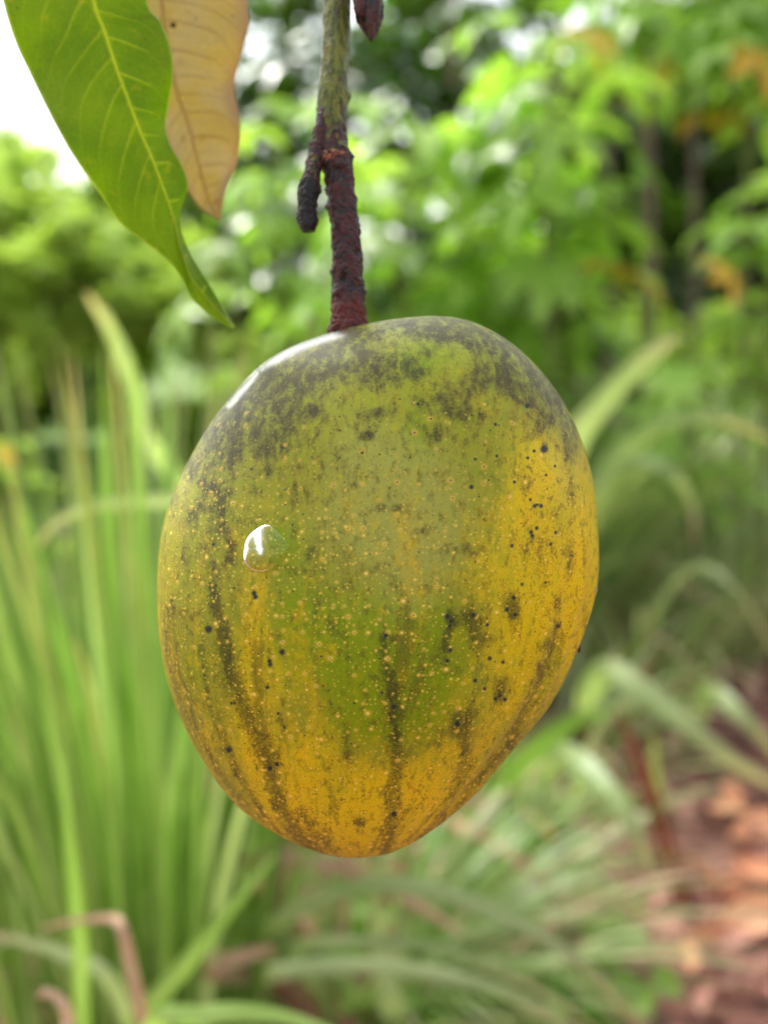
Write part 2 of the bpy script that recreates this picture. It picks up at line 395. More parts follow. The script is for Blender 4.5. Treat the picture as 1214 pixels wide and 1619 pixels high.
# ------------------------------------------------------------------ grass clumps
def arc_blade(h, lean, droop, seed):
    """blade from the origin leaning to +X: length h"""
    rg = random.Random(seed); pts = []
    x = z = 0; n = 10
    for i in range(n + 1):
        t = i / n; pts.append((x, .012 * math.sin(3 * t + seed), z))
        a = lean + droop * t ** 1.7; x += math.sin(a) * h / n; z += math.cos(a) * h / n
    return pts
LIB = {}
def blade_lib(mat, kind):
    key = (mat, kind)
    if key not in LIB:
        L = []
        for i in range(12):
            rg = random.Random(i * 13 + len(kind))
            lean, droop = {'up': (rg.uniform(.02, .22), rg.uniform(.1, .9)), 'arch': (rg.uniform(.2, .6), rg.uniform(1.0, 2.2)), 'fan': (rg.uniform(.12, .55), rg.uniform(.7, 1.7)),
                           'low': (rg.uniform(.6, 1.1), rg.uniform(.6, 1.3))}[kind]
            V, Fq, al = ribbon_mesh('blade', arc_blade(1.0, lean, droop, i), rg.uniform(.013, .020), M[mat], side=(0.15, 1, 0))
            L.append(mesh_np('blade', V, Fq, M[mat], attrs={'along': al, 'across': np.tile([-1, -.55, -.12, 0, .12, .55, 1], len(al) // 7)}))
        LIB[key] = L
    return LIB[key]
def clump(name, x, y, label, specs, seed, rad=.07, aim=None):
    """specs: (material, kind, count, length lo, hi)"""
    rg = random.Random(seed)
    root = tag(empty(name, (x, y, 0)), label, 'grass clump', 'long-bladed grass clumps')
    for (mat, kind, n, lo, hi) in specs:
        lib = blade_lib(mat, kind)
        for i in range(n):
            o = link('blade', rg.choice(lib), root)
            a = rg.uniform(0, 2 * PI)
            if aim is not None and rg.random() < .7: a = R(aim) + rg.gauss(0, .6)
            s = rg.uniform(lo, hi); rr = rad * math.sqrt(rg.random())
            o.location = (math.cos(a) * rr, math.sin(a) * rr, -.005)
            o.rotation_euler = (rg.uniform(-.06, .06), rg.uniform(-.06, .06), a); 
            ws = rg.uniform(.8, 1.15) * (1.7 if y > 2.4 and x > .2 else 1); o.scale = (s, s * ws if s > .5 else s * 1.2, s)
    return root
tall = clump('grass_clump', -.30, 1.25, 'tall dense lemongrass clump filling the left side behind the mango',
      [('blade', 'up', 150, .7, 1.02), ('blade_lit', 'up', 80, .6, .98), ('blade_pale', 'up', 36, .6, .95), ('blade_dry', 'up', 8, .5, .8), ('blade_dry', 'arch', 3, .4, .6)], 3, .22)
tall2 = clump('grass_clump', -.52, 1.9, 'tall grass clump at the left edge behind the nearest grass',
      [('blade', 'up', 70, .4, .62), ('blade_pale', 'up', 50, .4, .62), ('blade_pale', 'arch', 30, .5, .7), ('blade_dry', 'up', 14, .4, .6)], 4, .2)
mid = clump('grass_clump', -.05, 1.35, 'grass clump under the mango with blades bending to the right',
      [('blade_pale', 'low', 50, .3, .6), ('blade', 'low', 30, .3, .6), ('blade', 'arch', 50, .3, .5), ('blade_pale', 'arch', 30, .3, .5), ('blade', 'up', 30, .2, .36), ('blade_dry', 'low', 30, .3, .55), ('blade_red', 'low', 8, .3, .5)], 5, .14, 0)
rt1 = clump('grass_clump', .30, 1.95, 'pale arching grass clump right of the mango tip',
      [('blade_pale', 'arch', 34, .3, .58), ('blade', 'arch', 26, .3, .5), ('blade_lit', 'arch', 8, .3, .5), ('blade_dry', 'arch', 18, .3, .5)], 6, .12)
rt2 = clump('grass_clump', .62, 2.5, 'pale grass clump at the right edge above the red soil',
      [('blade_pale', 'arch', 90, .4, .68), ('blade', 'arch', 8, .4, .6), ('blade_dry', 'arch', 20, .4, .6)], 7, .12)
rt3 = clump('grass_clump', .34, 2.75, 'grass clump right behind the mango shoulder with long pale blades',
      [('blade_pale', 'fan', 170, .55, 1.0), ('blade', 'fan', 40, .45, .8), ('blade_lit', 'fan', 40, .5, .9), ('blade_dry', 'arch', 16, .5, .8)], 8, .16)
rt4 = clump('grass_clump', 1.0, 3.1, 'green grass clump at the right edge under the low plant',
      [('blade_lit', 'fan', 24, .35, .6), ('blade_pale', 'fan', 90, .4, .75), ('blade_dry', 'arch', 12, .3, .6)], 9, .2)
rt5 = clump('grass_clump', .82, 3.7, 'light green grass clump far behind the right side of the mango',
      [('blade_lit', 'fan', 100, .55, .95), ('blade_pale', 'fan', 170, .55, 1.0), ('blade_dry', 'arch', 14, .5, .8)], 13, .25)
rt6 = clump('grass_clump', 1.45, 3.9, 'light green grass clump at the right edge below the wide-leaved plant',
      [('blade_lit', 'fan', 90, .5, .85), ('blade_pale', 'fan', 110, .5, .9), ('blade_dry', 'arch', 10, .5, .8)], 14, .25)
bk1 = clump('grass_clump', -.08, 2.7, 'upright grass clump hidden behind the mango',
      [('blade', 'up', 70, .7, 1.0), ('blade_pale', 'up', 30, .7, 1.0)], 10, .2)
bk2 = clump('grass_clump', -.75, 3.0, 'far grass clump at the left in front of the bushes',
      [('blade_lit', 'up', 50, .35, .5), ('blade', 'arch', 50, .35, .55)], 11, .25)
bk3 = clump('grass_clump', .1, 3.6, 'thin upright grasses behind the top of the mango',
      [('blade', 'up', 90, .8, 1.2), ('blade_pale', 'up', 40, .8, 1.2)], 12, .4)

def px_blade(root, pts, wpx, mat, label=None, fold=.2, tip=True, basew=.8):
    """one blade of a clump traced by points (px, py, depth) from base to tip; starts at the clump foot on the ground"""
    w = [np.array(P(*p)) for p in pts]
    d0 = sum(p[2] for p in pts) / len(pts)
    foot = np.array(root.location) + np.array([random.uniform(-.04, .04), random.uniform(-.04, .04), 0])
    allp = [foot] + w
    q = [allp[0]]
    mid_ = (foot + w[0]) / 2 + np.array([0, 0, .03]); q.append(mid_); q += w
    V, Fq, al = ribbon_mesh('blade', q, wpx / F * d0, M[mat], n=60, fold=fold, basew=basew)
    V = V - np.array(root.location)
    o = link('blade', mesh_np('blade', V, Fq, M[mat], attrs={'along': al, 'across': np.tile([-1, -.55, -.12, 0, .12, .55, 1], len(al) // 7)}), root)
    if label: o['label'] = label
    return o
near = tag(empty('grass_clump', (-.20, .98, 0)), 'nearest grass blades at the bottom left, green and dry brown', 'grass clump', 'long-bladed grass clumps')
px_blade(near, [(140, 1660, .85), (126, 1480, .78), (110, 1330, .74), (98, 1185, .72)], 30, 'blade_lit', 'bright yellow-green upright blade')
px_blade(near, [(215, 1640, .85), (290, 1530, .80), (370, 1430, .78), (440, 1345, .78)], 34, 'blade_lit', 'bright green blade slanting to the right')
px_blade(near, [(240, 1690, .72), (225, 1610, .7), (205, 1520, .7), (190, 1462, .7), (168, 1452, .72), (110, 1458, .76), (60, 1470, .8)], 22, 'blade_dry', 'dry pinkish brown folded blade', basew=1)
px_blade(near, [(125, 1680, .62), (108, 1610, .6), (95, 1582, .6), (72, 1568, .6), (58, 1580, .6)], 22, 'blade_dry', 'dry pale curled blade end', basew=1)
px_blade(near, [(180, 1560, .95), (110, 1512, .95), (50, 1492, .95), (-40, 1470, .95)], 26, 'blade_pale')
px_blade(tall, [(330, 1000, 1.2), (330, 900, 1.15), (322, 800, 1.1), (250, 792, 1.08), (150, 800, 1.06), (85, 830, 1.05), (50, 880, 1.05)], 27, 'blade_pale', 'pale blade folded over and hanging to the left', basew=1)
px_blade(near, [(240, 1640, .62), (330, 1605, .6), (430, 1604, .6), (560, 1640, .6)], 40, 'blade_lit', 'bright green blade across the bottom edge', basew=1)
px_blade(mid, [(430, 1470, 1.1), (560, 1405, 1.0), (690, 1410, .95), (820, 1460, .92), (930, 1535, .9), (1040, 1660, .9)], 32, 'blade_pale', 'long pale arching blade under the mango', basew=1)
px_blade(mid, [(500, 1560, 1.1), (470, 1500, 1.05), (560, 1490, 1.0), (700, 1500, 1.0), (840, 1560, 1.0), (960, 1640, 1.0)], 24, 'blade_pale', basew=1)
px_blade(mid, [(420, 1540, 1.0), (560, 1525, .95), (720, 1545, .9), (860, 1600, .9), (960, 1680, .9)], 30, 'blade_pale', basew=1)
px_blade(mid, [(620, 1600, 1.1), (600, 1500, 1.08), (588, 1400, 1.06), (580, 1330, 1.06)], 38, 'blade_pale')
px_blade(mid, [(400, 1360, 1.2), (530, 1370, 1.2), (640, 1420, 1.15), (740, 1480, 1.1)], 32, 'blade_dry', 'dry pinkish blade below the mango')
px_blade(mid, [(330, 1540, 1.15), (430, 1500, 1.1), (300, 1520, 1.0)], 20, 'blade_dry')
px_blade(mid, [(380, 1540, 1.3), (430, 1560, 1.25), (480, 1590, 1.2), (520, 1640, 1.2)], 24, 'blade_red')
px_blade(rt1, [(700, 1290, 1.8), (760, 1320, 1.6), (830, 1370, 1.5), (920, 1440, 1.5)], 26, 'blade_dry')
px_blade(rt1, [(790, 1250, 1.7), (850, 1180, 1.5), (910, 1140, 1.4), (965, 1128, 1.35)], 44, 'blade_lit', 'light green blade below the right side of the mango', basew=1)
px_blade(rt1, [(840, 1230, 1.8), (890, 1195, 1.6), (950, 1240, 1.5), (1000, 1310, 1.45), (1030, 1380, 1.45)], 50, 'blade_pale', basew=1)
px_blade(rt1, [(1075, 1450, 1.75), (1050, 1330, 1.6), (1015, 1220, 1.5), (975, 1120, 1.45)], 40, 'blade_red', 'dark red-brown dry blade standing right of the mango tip', basew=1)
px_blade(rt1, [(1070, 1440, 1.8), (1045, 1300, 1.7), (1030, 1150, 1.65)], 30, 'blade')
px_blade(rt2, [(930, 1120, 2.1), (960, 1060, 1.9), (1050, 1120, 1.8), (1140, 1190, 1.75), (1250, 1260, 1.75)], 46, 'blade_pale', basew=1)
px_blade(rt2, [(1100, 1130, 2.2), (1120, 1090, 2.1), (1180, 1140, 2.0), (1250, 1220, 2.0)], 40, 'blade_pale', basew=1)
px_blade(rt2, [(1010, 1010, 2.3), (1090, 900, 2.2), (1160, 930, 2.1), (1230, 1040, 2.1)], 16, 'blade_pale', basew=1)
px_blade(rt3, [(900, 720, 2.2), (950, 640, 2.1), (1030, 560, 2.0), (1075, 530, 2.0)], 46, 'blade_pale', 'long pale blue-green blade rising right of the mango', basew=1)
px_blade(rt3, [(900, 830, 2.3), (980, 740, 2.2), (1050, 740, 2.1), (1090, 790, 2.1), (1100, 860, 2.1)], 26, 'blade_pale', basew=1)
px_blade(rt3, [(920, 800, 2.3), (1010, 690, 2.2), (1120, 660, 2.1), (1230, 700, 2.1)], 30, 'blade_pale', basew=1)
px_blade(bk1, [(250, 720, 2.0), (210, 610, 1.9), (175, 520, 1.85), (135, 460, 1.8)], 34, 'blade_pale')

# ------------------------------------------------------------------ leaves on the ground, litter, weeds
def dry_leaf_mesh(i):
    """curled dry leaf, 1 unit long"""
    rg = random.Random(i); nr, nc = 12, 7; V = []
    k = rg.uniform(.4, 1.1); b = rg.uniform(-.5, .5)
    for r in range(nr):
        s = r / (nr - 1); w = .21 * (math.sin(PI * min(1, s * .96 + .03)) ** .7)
        for c in range(nc):
            t = -1 + 2 * c / (nc - 1)
            V.append((s - .5, w * t * (1 - .2 * k * t * t), .12 * k * t * t + .16 * b * math.sin(PI * s) + .02 * math.sin(9 * s + 4 * t + i)))
    V = np.array(V); V[:, 2] -= V[:, 2].min()
    return mesh_np('fallen_leaf', V, gridf(nr, nc), M['fallen'])
DRY = [dry_leaf_mesh(i) for i in range(6)]
YEL = DRY[2].copy(); YEL.materials[0] = M['broad_yellow']
fl = [(1150, 1275, .13, 60, 'orange dry leaf, farthest of those on the soil at lower right'),
      (1195, 1330, .16, 20, 'large orange dry leaf at the right edge below the farthest one'),
      (1105, 1405, .11, 110, 'small orange dry leaf standing left of the other dry leaves'),
      (1155, 1420, .10, 50, 'small orange dry leaf with a pale side in the middle of the heap'),
      (1190, 1470, .17, 15, 'wide pinkish orange dry leaf lying flat at the right edge'),
      (1085, 1535, .09, 80, 'small salmon dry leaf nearest the bottom on the dark soil'),
      (1205, 1400, .14, -40, 'pale orange dry leaf at the right edge between two larger ones'),
      (1110, 1500, .08, 10, 'little brown-orange dry leaf just above the nearest one'),
      (1150, 1300, .10, -30, 'short orange dry leaf leaning on the farthest one')]
for (px, py, s, rz, lab) in fl:
    s *= .74; p = G(px, py); o = link('fallen_leaf', random.choice(DRY)); o.location = (p.x, p.y, .022); o.scale = (s, s * 1.35, s * 1.2)
    o.rotation_euler = (random.uniform(.2, .7), random.uniform(-.3, .1), R(rz)); tag(o, lab, 'leaf', 'dry orange leaves fallen on the soil')
for (px, py, s, lab, d) in ((845, 1308, .075, 'small bright yellow leaf among the weeds below the mango', .03),):
    p = G(px, py, .13); o = link('fallen_leaf', YEL); o.location = (p.x, p.y, .13); o.scale = (s, s * 1.5, s); o.rotation_euler = (.5, -.3, 2.2)
    tag(o, lab, 'leaf')
def litter():
    n = 2600
    x = RNG.uniform(-1.2, 2.4, n); y = RNG.uniform(1.0, 4.6, n)
    c = np.stack([x, y, RNG.uniform(.01, .03, n)], 1)
    V, Fq = leaf_cards(c, .06, 1.6)
    tag(link('leaf_litter', mesh_np('leaf_litter', V, Fq, M['litter'])), 'dry pinkish brown leaf litter strewn over the soil', 'leaf litter', None, 'stuff')
litter()
def weeds():
    pts = []
    for (px, py, r, k) in ((800, 1340, .12, 200), (880, 1400, .08, 120), (960, 1470, .06, 60), (800, 1260, .2, 260), (700, 1330, .2, 260), (930, 1590, .1, 160),
                           (860, 1600, .08, 100), (880, 860, .4, 200), (600, 1500, .3, 250), (100, 1400, .5, 400), (760, 1480, .12, 120)):
        p = G(px, py, .04)
        k = int(k * .4); q = RNG.normal(size=(k, 3)) * np.array([r * .5, r * .5, .022]) + np.array([p.x, p.y, .05]); pts.append(q)
    x = RNG.uniform(-3, 4, 3000); y = RNG.uniform(3.3, 7, 3000); x = np.where((x > .2) & (y < 4.5), x - 4, x); pts.append(np.stack([x, y, RNG.uniform(.02, .22, 3000)], 1))
    pts = np.concatenate(pts); pts[:, 2] = np.maximum(pts[:, 2], .015)
    V, Fq = leaf_cards(pts, .045, 1.2, shape=1.5)
    tag(link('weeds', mesh_np('weeds', V, Fq, M['weed'])), 'low light green weeds covering the soil between the grass', 'weeds', None, 'stuff')
weeds()
def bloom(px, py, d, foot, lab):
    """small yellow flower head on a thin stalk"""
    p = P(px, py, d); root = tag(empty('yellow_flower', (p.x, p.y + foot, 0)), lab, 'flower')
    V, Fq = tube([(0, 0, 0), (.01, -foot * .4, p.z * .6), (0, -foot, p.z)], [.003, .0025, .002], 6, 10); link('stalk', mesh_np('stalk', V, Fq, M['stem_green']), root)
    for i in range(8):
        a = i * PI / 4; c = Vector((0, -foot, p.z)); d_ = Vector((math.cos(a), -.25, math.sin(a))); e = Vector((-math.sin(a), 0, math.cos(a)))
        V = [c, c + d_ * .014 + e * .007, c + d_ * .03, c + d_ * .014 - e * .007]
        link('petal', mesh_np('petal', [tuple(v) for v in V], [(0, 1, 2, 3)], M['broad_yellow']), root)
bloom(12, 722, 2.3, .05, 'small yellow flower at the left edge above the bent grass blade')

# ------------------------------------------------------------------ the mango
MD = 0.252            # depth of the mango's axis
OL = [(500, 668, 703), (502.5, 648, 724), (509, 603, 749), (523, 534, 779), (545, 474, 813), (570, 420, 842), (600, 385, 867), (632, 359, 890), (692, 315, 919), (742, 288, 934.5),
      (795, 269, 943), (846, 257, 946.5), (870, 253, 947), (900, 250, 946.5), (940, 247, 941), (974, 247.5, 934), (1005, 250, 923.5), (1042, 255.5, 909), (1102, 270, 878),
      (1167, 297, 822), (1214, 329, 783), (1265, 366, 739), (1297, 405, 706), (1324, 447, 671), (1340, 478, 644), (1347, 500, 625), (1352.5, 530, 600)]
def build_mango():
    y0, y1 = 499.3, 1353.2
    yy = np.array([o[0] for o in OL]); L = np.array([o[1] for o in OL], float); Rr = np.array([o[2] for o in OL], float)
    to_s = lambda y: np.arccos(np.clip(1 - 2 * (y - y0) / (y1 - y0), -1, 1)) / PI
    sO = np.concatenate([[0], to_s(yy), [1]])
    hwO = np.concatenate([[0], (Rr - L) / 2, [0]]); cxO = np.concatenate([[690], (Rr + L) / 2, [566]])
    nr, nc = 520, 900
    s = np.linspace(0.0008, .9992, nr); sm = lambda a, k=9: np.convolve(np.pad(a, k // 2, 'edge'), np.ones(k) / k, 'valid')
    g = np.sin(PI * np.linspace(0, 1, 200))
    rt_ = hwO[1:-1] / np.sin(PI * sO[1:-1]); rt_[0] = rt_[1] = (rt_[1] + rt_[2]) / 2; hw = np.interp(s, sO[1:-1], rt_) * np.sin(PI * s); cx = np.interp(s, sO, cxO)
    hw = hw / np.maximum(np.sin(PI * s), 1e-3); hw = sm(sm(hw, 31), 21) * np.sin(PI * s); cx = sm(cx, 31)
    py = (y0 + y1) / 2 - (y1 - y0) / 2 * np.cos(PI * s)
    h = hw / F; kk = np.sqrt(1 + .74 * h ** 2)
    a = h * MD / kk; b = a * .86
    xc = (cx - 607) / F * MD
    vy = (926 - py) / F; rel = np.where(py < 926, 1.009, 1.0245)
    yc = ((809.5 - 926) / F + vy / rel) * MD
    th0 = np.linspace(-PI, PI, nc, endpoint=False)
    th = th0 - .33 * np.sin(th0)            # denser towards the camera (th = 0)
    TH, SS = np.meshgrid(th, s)
    X = xc[:, None] + a[:, None] * np.sin(TH); Z = b[:, None] * np.cos(TH); Y = np.repeat(yc[:, None], nc, 1)
    # gentle unevenness of the flesh, faint lengthwise ribs towards the right side
    nx, ny, nz_ = X * 60, Y * 60, Z * 60
    dsp = .0007 * np.sin(nx * 1.1 + 2 * np.sin(ny * .5)) * np.sin(ny * .9 + 1.3 * np.sin(nz_)) + .00022 * np.sin(nx * 2.7 + ny) * np.sin(ny * 2.2 - nz_ * 1.7)
    rib = np.exp(-((TH - 1.1) / .35) ** 2) * np.clip((SS - .3) * 4, 0, 1) * np.clip((.92 - SS) * 6, 0, 1)
    dsp += .0006 * rib * np.sin(TH * 26)
    dsp += -.0009 * np.exp(-(((TH + 1.25) / .12) ** 2 + ((SS - .215) / .03) ** 2))
    env = np.clip(np.sin(PI * SS) * 4, 0, 1)
    NX, NZ = np.sin(TH), np.cos(TH)
    X = X + NX * dsp * env; Z = Z + NZ * dsp * env
    # camera space -> world, relative to the mango's centre
    PX = 607 + X / (MD - Z) * F; PY = 809.5 - Y / (MD - Z) * F
    front = (np.cos(TH) > -.15)
    ctr = np.array(P(597, 926, MD))
    wx = X; wy = CP * (MD - Z) + SP * Y; wz = CAMZ - SP * (MD - Z) + CP * Y
    V = np.stack([wx, wy, wz], -1).reshape(-1, 3) - ctr
    # --- skin marks, placed where the fruit carries them, and shade painted at the stalk
    U, Vv = PX.ravel(), PY.ravel(); back = (~front).ravel()
    U = np.where(back, 1200 - U * .9, U)
    def gs(lst, cap=1.0):
        f = np.zeros_like(U)
        for (x, y, rx, ry, am) in lst:
            e = ((U - x) / rx) ** 2 + ((Vv - y) / ry) ** 2
            m = e < 9; f[m] += am * np.exp(-e[m])
        return f
    def poly(pts, wd, am):
        f = np.zeros_like(U); q = catmull(np.array(pts, float), 40)
        for i in range(len(q)):
            e = ((U - q[i, 0]) ** 2 + (Vv - q[i, 1]) ** 2) / (wd * (q[i, 2] if q.shape[1] > 2 else 1)) ** 2
            m = e < 9; f[m] = np.maximum(f[m], am * np.exp(-e[m]))
        return f
    soot_shade = gs([(500, 570, 70, 38, .9), (430, 610, 50, 40, .8), (390, 650, 40, 40, .8), (450, 640, 50, 40, .65), (540, 545, 45, 22, .9), (345, 700, 26, 45, .75), (370, 700, 40, 26, .5),
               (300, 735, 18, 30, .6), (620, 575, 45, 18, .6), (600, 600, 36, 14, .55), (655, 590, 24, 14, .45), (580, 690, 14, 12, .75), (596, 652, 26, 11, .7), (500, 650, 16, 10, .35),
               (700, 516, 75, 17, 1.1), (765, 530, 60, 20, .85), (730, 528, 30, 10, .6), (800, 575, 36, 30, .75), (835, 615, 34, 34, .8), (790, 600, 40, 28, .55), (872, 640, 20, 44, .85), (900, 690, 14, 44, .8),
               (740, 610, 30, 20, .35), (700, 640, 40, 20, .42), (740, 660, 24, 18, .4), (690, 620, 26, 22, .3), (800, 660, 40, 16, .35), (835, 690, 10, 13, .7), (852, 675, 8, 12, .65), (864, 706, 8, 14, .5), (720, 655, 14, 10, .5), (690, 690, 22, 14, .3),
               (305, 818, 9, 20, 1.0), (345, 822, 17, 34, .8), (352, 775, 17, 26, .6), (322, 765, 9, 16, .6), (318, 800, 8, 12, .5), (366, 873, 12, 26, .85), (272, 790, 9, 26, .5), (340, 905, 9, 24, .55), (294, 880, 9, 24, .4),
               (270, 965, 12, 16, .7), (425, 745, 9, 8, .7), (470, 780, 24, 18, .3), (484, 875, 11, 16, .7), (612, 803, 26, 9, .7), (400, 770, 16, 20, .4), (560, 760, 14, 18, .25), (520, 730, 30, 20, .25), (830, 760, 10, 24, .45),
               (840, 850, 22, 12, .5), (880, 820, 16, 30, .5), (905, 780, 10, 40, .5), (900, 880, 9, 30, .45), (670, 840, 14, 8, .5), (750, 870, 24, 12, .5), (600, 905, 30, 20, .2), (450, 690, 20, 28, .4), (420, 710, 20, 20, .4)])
    soot_shade = gs([(450, 745, 60, 60, .22), (520, 700, 80, 50, .2), (690, 700, 90, 60, .16), (330, 950, 60, 90, .18), (552, 522, 30, 9, .9)]) * .6 + np.minimum(soot_shade * 1.1, .66) + .16 * np.clip((640 - Vv) / 130, 0, 1) + .13 * np.clip((820 - Vv) / 200, 0, 1) + .12 * np.clip((430 - U) / 120, 0, 1) * np.clip((1100 - Vv) / 200, 0, 1)  # small dark spot under the stalk is contact shadow painted into the mask
    lo = gs([(738, 975, 22, 16, .95), (755, 1010, 18, 26, .75), (712, 985, 8, 28, .7), (705, 1020, 9, 26, .7), (805, 955, 16, 26, .75), (815, 970, 10, 20, .6), (790, 1095, 12, 18, .85), (800, 1075, 14, 12, .5), (853, 1062, 9, 20, .9), (858, 1025, 10, 10, .6),
              (722, 1138, 12, 18, .9), (712, 1160, 26, 14, .6), (805, 1180, 14, 14, .9), (820, 1160, 12, 9, .6), (740, 1180, 12, 22, .6), (735, 1215, 8, 30, .6), (882, 958, 8, 22, .7), (875, 1000, 7, 20, .6), (865, 1015, 8, 9, .6),
              (550, 1192, 12, 20, .75), (548, 1160, 9, 16, .5), (569, 1300, 12, 10, .9), (552, 1335, 9, 9, .4), (535, 1130, 14, 14, .35), (525, 990, 10, 24, .5), (545, 1000, 8, 30, .4), (550, 1040, 8, 10, .4), (620, 930, 9, 16, .3), (620, 1010, 10, 12, .6),
              (625, 1115, 12, 10, .7), (705, 1060, 8, 12, .5), (780, 1010, 12, 8, .5), (925, 980, 6, 40, .5), (910, 1040, 6, 30, .6), (350, 1185, 14, 10, .6), (362, 1186, 7, 6, .7), (345, 1140, 8, 20, .5), (430, 1195, 12, 16, .7), (405, 1130, 9, 8, .4)])
    lo = np.maximum(lo, poly([(336, 930, .7), (344, 970, .8), (355, 1020, .9), (366, 1065, 1.1), (385, 1115, 1), (398, 1150, 1), (425, 1205, 1.3), (436, 1245, 1), (450, 1290, 1.1), (480, 1330, 1.2), (505, 1350, 1)], 15, .85))
    lo = np.maximum(lo, poly([(606, 1010, .7), (612, 1060, .8), (622, 1110, 1.1), (626, 1160, .9), (627, 1210, 1), (622, 1262, 1.25), (617, 1300, 1.1), (610, 1345, .9)], 14, .8))
    lo = np.maximum(lo, poly([(880, 985, .8), (866, 1040, 1), (835, 1110, .9), (800, 1180, 1), (752, 1235, .9), (712, 1290, .9), (660, 1330, .8)], 13, .66))
    lo = np.maximum(lo, poly([(742, 1130, 1), (738, 1190, 1.1), (722, 1245, 1), (690, 1300, .9)], 13, .6))
    lo = np.maximum(lo, poly([(262, 1000, 1), (274, 1070, 1), (303, 1140, 1), (340, 1210, 1), (392, 1275, 1.2), (440, 1316, 1.2)], 8, .55))
    lo = np.maximum(lo, poly([(318, 1020, 1), (328, 1100, 1), (352, 1170, 1), (385, 1240, 1), (430, 1300, 1)], 8, .5))
    lo = np.maximum(lo, poly([(478, 1290, 1), (500, 1320, 1.2), (530, 1345, 1)], 12, .6))
    org = gs([(865, 790, 60, 120, .7), (820, 810, 36, 60, .5), (925, 860, 26, 130, .8), (880, 930, 55, 90, .7), (815, 1000, 70, 70, .62), (850, 720, 40, 60, .45), (780, 640, 60, 40, .3), (700, 600, 60, 40, .15), (760, 880, 30, 50, .35), (800, 900, 50, 60, .3),
              (540, 1320, 160, 60, .9), (460, 1250, 60, 70, .7), (405, 1180, 26, 60, .75), (405, 1010, 34, 50, .55), (398, 935, 20, 45, .4), (385, 1100, 20, 60, .5), (330, 1180, 50, 80, .4), (680, 1260, 90, 70, .75), (740, 1180, 60, 60, .4), (820, 1100, 60, 70, .5), (900, 1010, 20, 60, .5),
              (590, 1240, 70, 40, .5), (500, 1180, 60, 50, .4), (440, 1080, 40, 50, .4), (270, 900, 26, 110, .25), (375, 860, 26, 26, .4), (420, 800, 20, 16, .2), (270, 1050, 18, 70, .35), (690, 860, 20, 60, .12), (480, 1000, 20, 40, .12), (660, 950, 30, 30, .15)])
    grn = gs([(620, 1010, 110, 80, .8), (560, 1060, 90, 80, .5), (700, 1020, 60, 70, .4), (440, 860, 50, 40, .8), (470, 960, 60, 60, .6), (640, 1120, 80, 60, .5), (660, 570, 50, 40, .6), (730, 560, 60, 22, .3), (660, 690, 26, 60, .6), (560, 1150, 60, 40, .4), (400, 1050, 80, 60, .3), (690, 1180, 60, 50, .3), (650, 1080, 80, 50, .3), (310, 1060, 24, 60, .35)])
    pale = gs([(640, 770, 110, 110, .9), (560, 830, 110, 90, .55), (680, 880, 80, 70, .6), (640, 960, 60, 40, .4), (640, 517, 40, 8, .9), (560, 700, 70, 60, .4)])
    lent = np.clip((Vv - 620) / 200, 0, 1.8)
    spk = np.zeros_like(U)
    for (x, y, r) in [(860, 710, 9), (745, 770, 5.5), (833, 642, 6), (783, 671, 4), (402, 938, 6), (404, 944, 6), (330, 995, 9), (446, 1031, 7), (426, 1045, 5), (427, 1051, 5), (423, 1087, 4.5), (661, 639, 4), (573, 716, 4), (398, 742, 3.5), (447, 708, 3.5),
                      (834, 724, 4), (785, 721, 3.5), (751, 726, 3.5), (844, 713, 4), (813, 762, 4), (849, 798, 4), (845, 800, 5), (855, 800, 5), (839, 841, 5), (848, 835, 4.5), (841, 847, 4.5), (809, 863, 4.5), (878, 842, 4), (870, 860, 4), (838, 790, 3.5), (863, 751, 3.5), (877, 737, 3.5),
                      (610, 1005, 6), (604, 1095, 4.5), (622, 1117, 6), (748, 973, 6), (707, 975, 6), (713, 982, 5), (711, 990, 5), (770, 988, 4), (774, 1041, 5), (795, 1047, 4.5), (707, 1045, 5), (712, 1028, 5), (751, 1076, 5), (766, 1089, 4), (723, 1144, 7), (882, 990, 5), (812, 945, 5), (801, 964, 5), (814, 972, 5),
                      (825, 924, 4), (862, 921, 3.5), (790, 1100, 5), (798, 1106, 5), (783, 1105, 5), (623, 1287, 7), (362, 1186, 6), (427, 1215, 6), (438, 1208, 5), (370, 930, 3), (338, 861, 4), (366, 1112, 3.5), (371, 1112, 3.5), (508, 1038, 3), (560, 1112, 3), (450, 1150, 3.5), (463, 830, 3), (440, 1128, 4)]:
        e = ((U - x) ** 2 + (Vv - y) ** 2) / (r * .75) ** 2; m = e < 9; spk[m] = np.maximum(spk[m], np.exp(-e[m] ** 1.5))
    spk[back] = 0
    # flat map of the skin round the point facing the camera, in centimetres
    r3 = np.stack([X - xc.mean(), Y - yc.mean(), Z], -1); r3 /= np.linalg.norm(r3, axis=-1)[..., None]
    ang = np.arccos(np.clip(r3[..., 2], -1, 1)); az_ = np.arctan2(r3[..., 1], r3[..., 0])
    skin = np.stack([ang * np.cos(az_) * 5.3, ang * np.sin(az_) * 6.0, np.zeros_like(ang)], -1).reshape(-1, 3)
    Fq = gridf(nr, nc, True)
    Vt = np.vstack([V, V[:nc].mean(0), V[-nc:].mean(0)]); t, bt = len(V), len(V) + 1
    capA = [(t, (i + 1) % nc, i, i) for i in range(0)]
    wet = poly([(545, 524, .8), (500, 536, 1), (455, 556, 1), (415, 582, .6)], 13, 1.0)
    wet = np.maximum(wet, poly([(404, 590, .7), (385, 610, 1), (362, 640, .7)], 11, 1.0))
    att = {'wet': wet, 'soot_shade': soot_shade, 'lower': lo, 'orange': org, 'green': grn, 'pale': pale, 'lent': lent, 'spot': spk}
    att = {k: np.concatenate([v, v[:1], v[-1:]]) for k, v in att.items()}
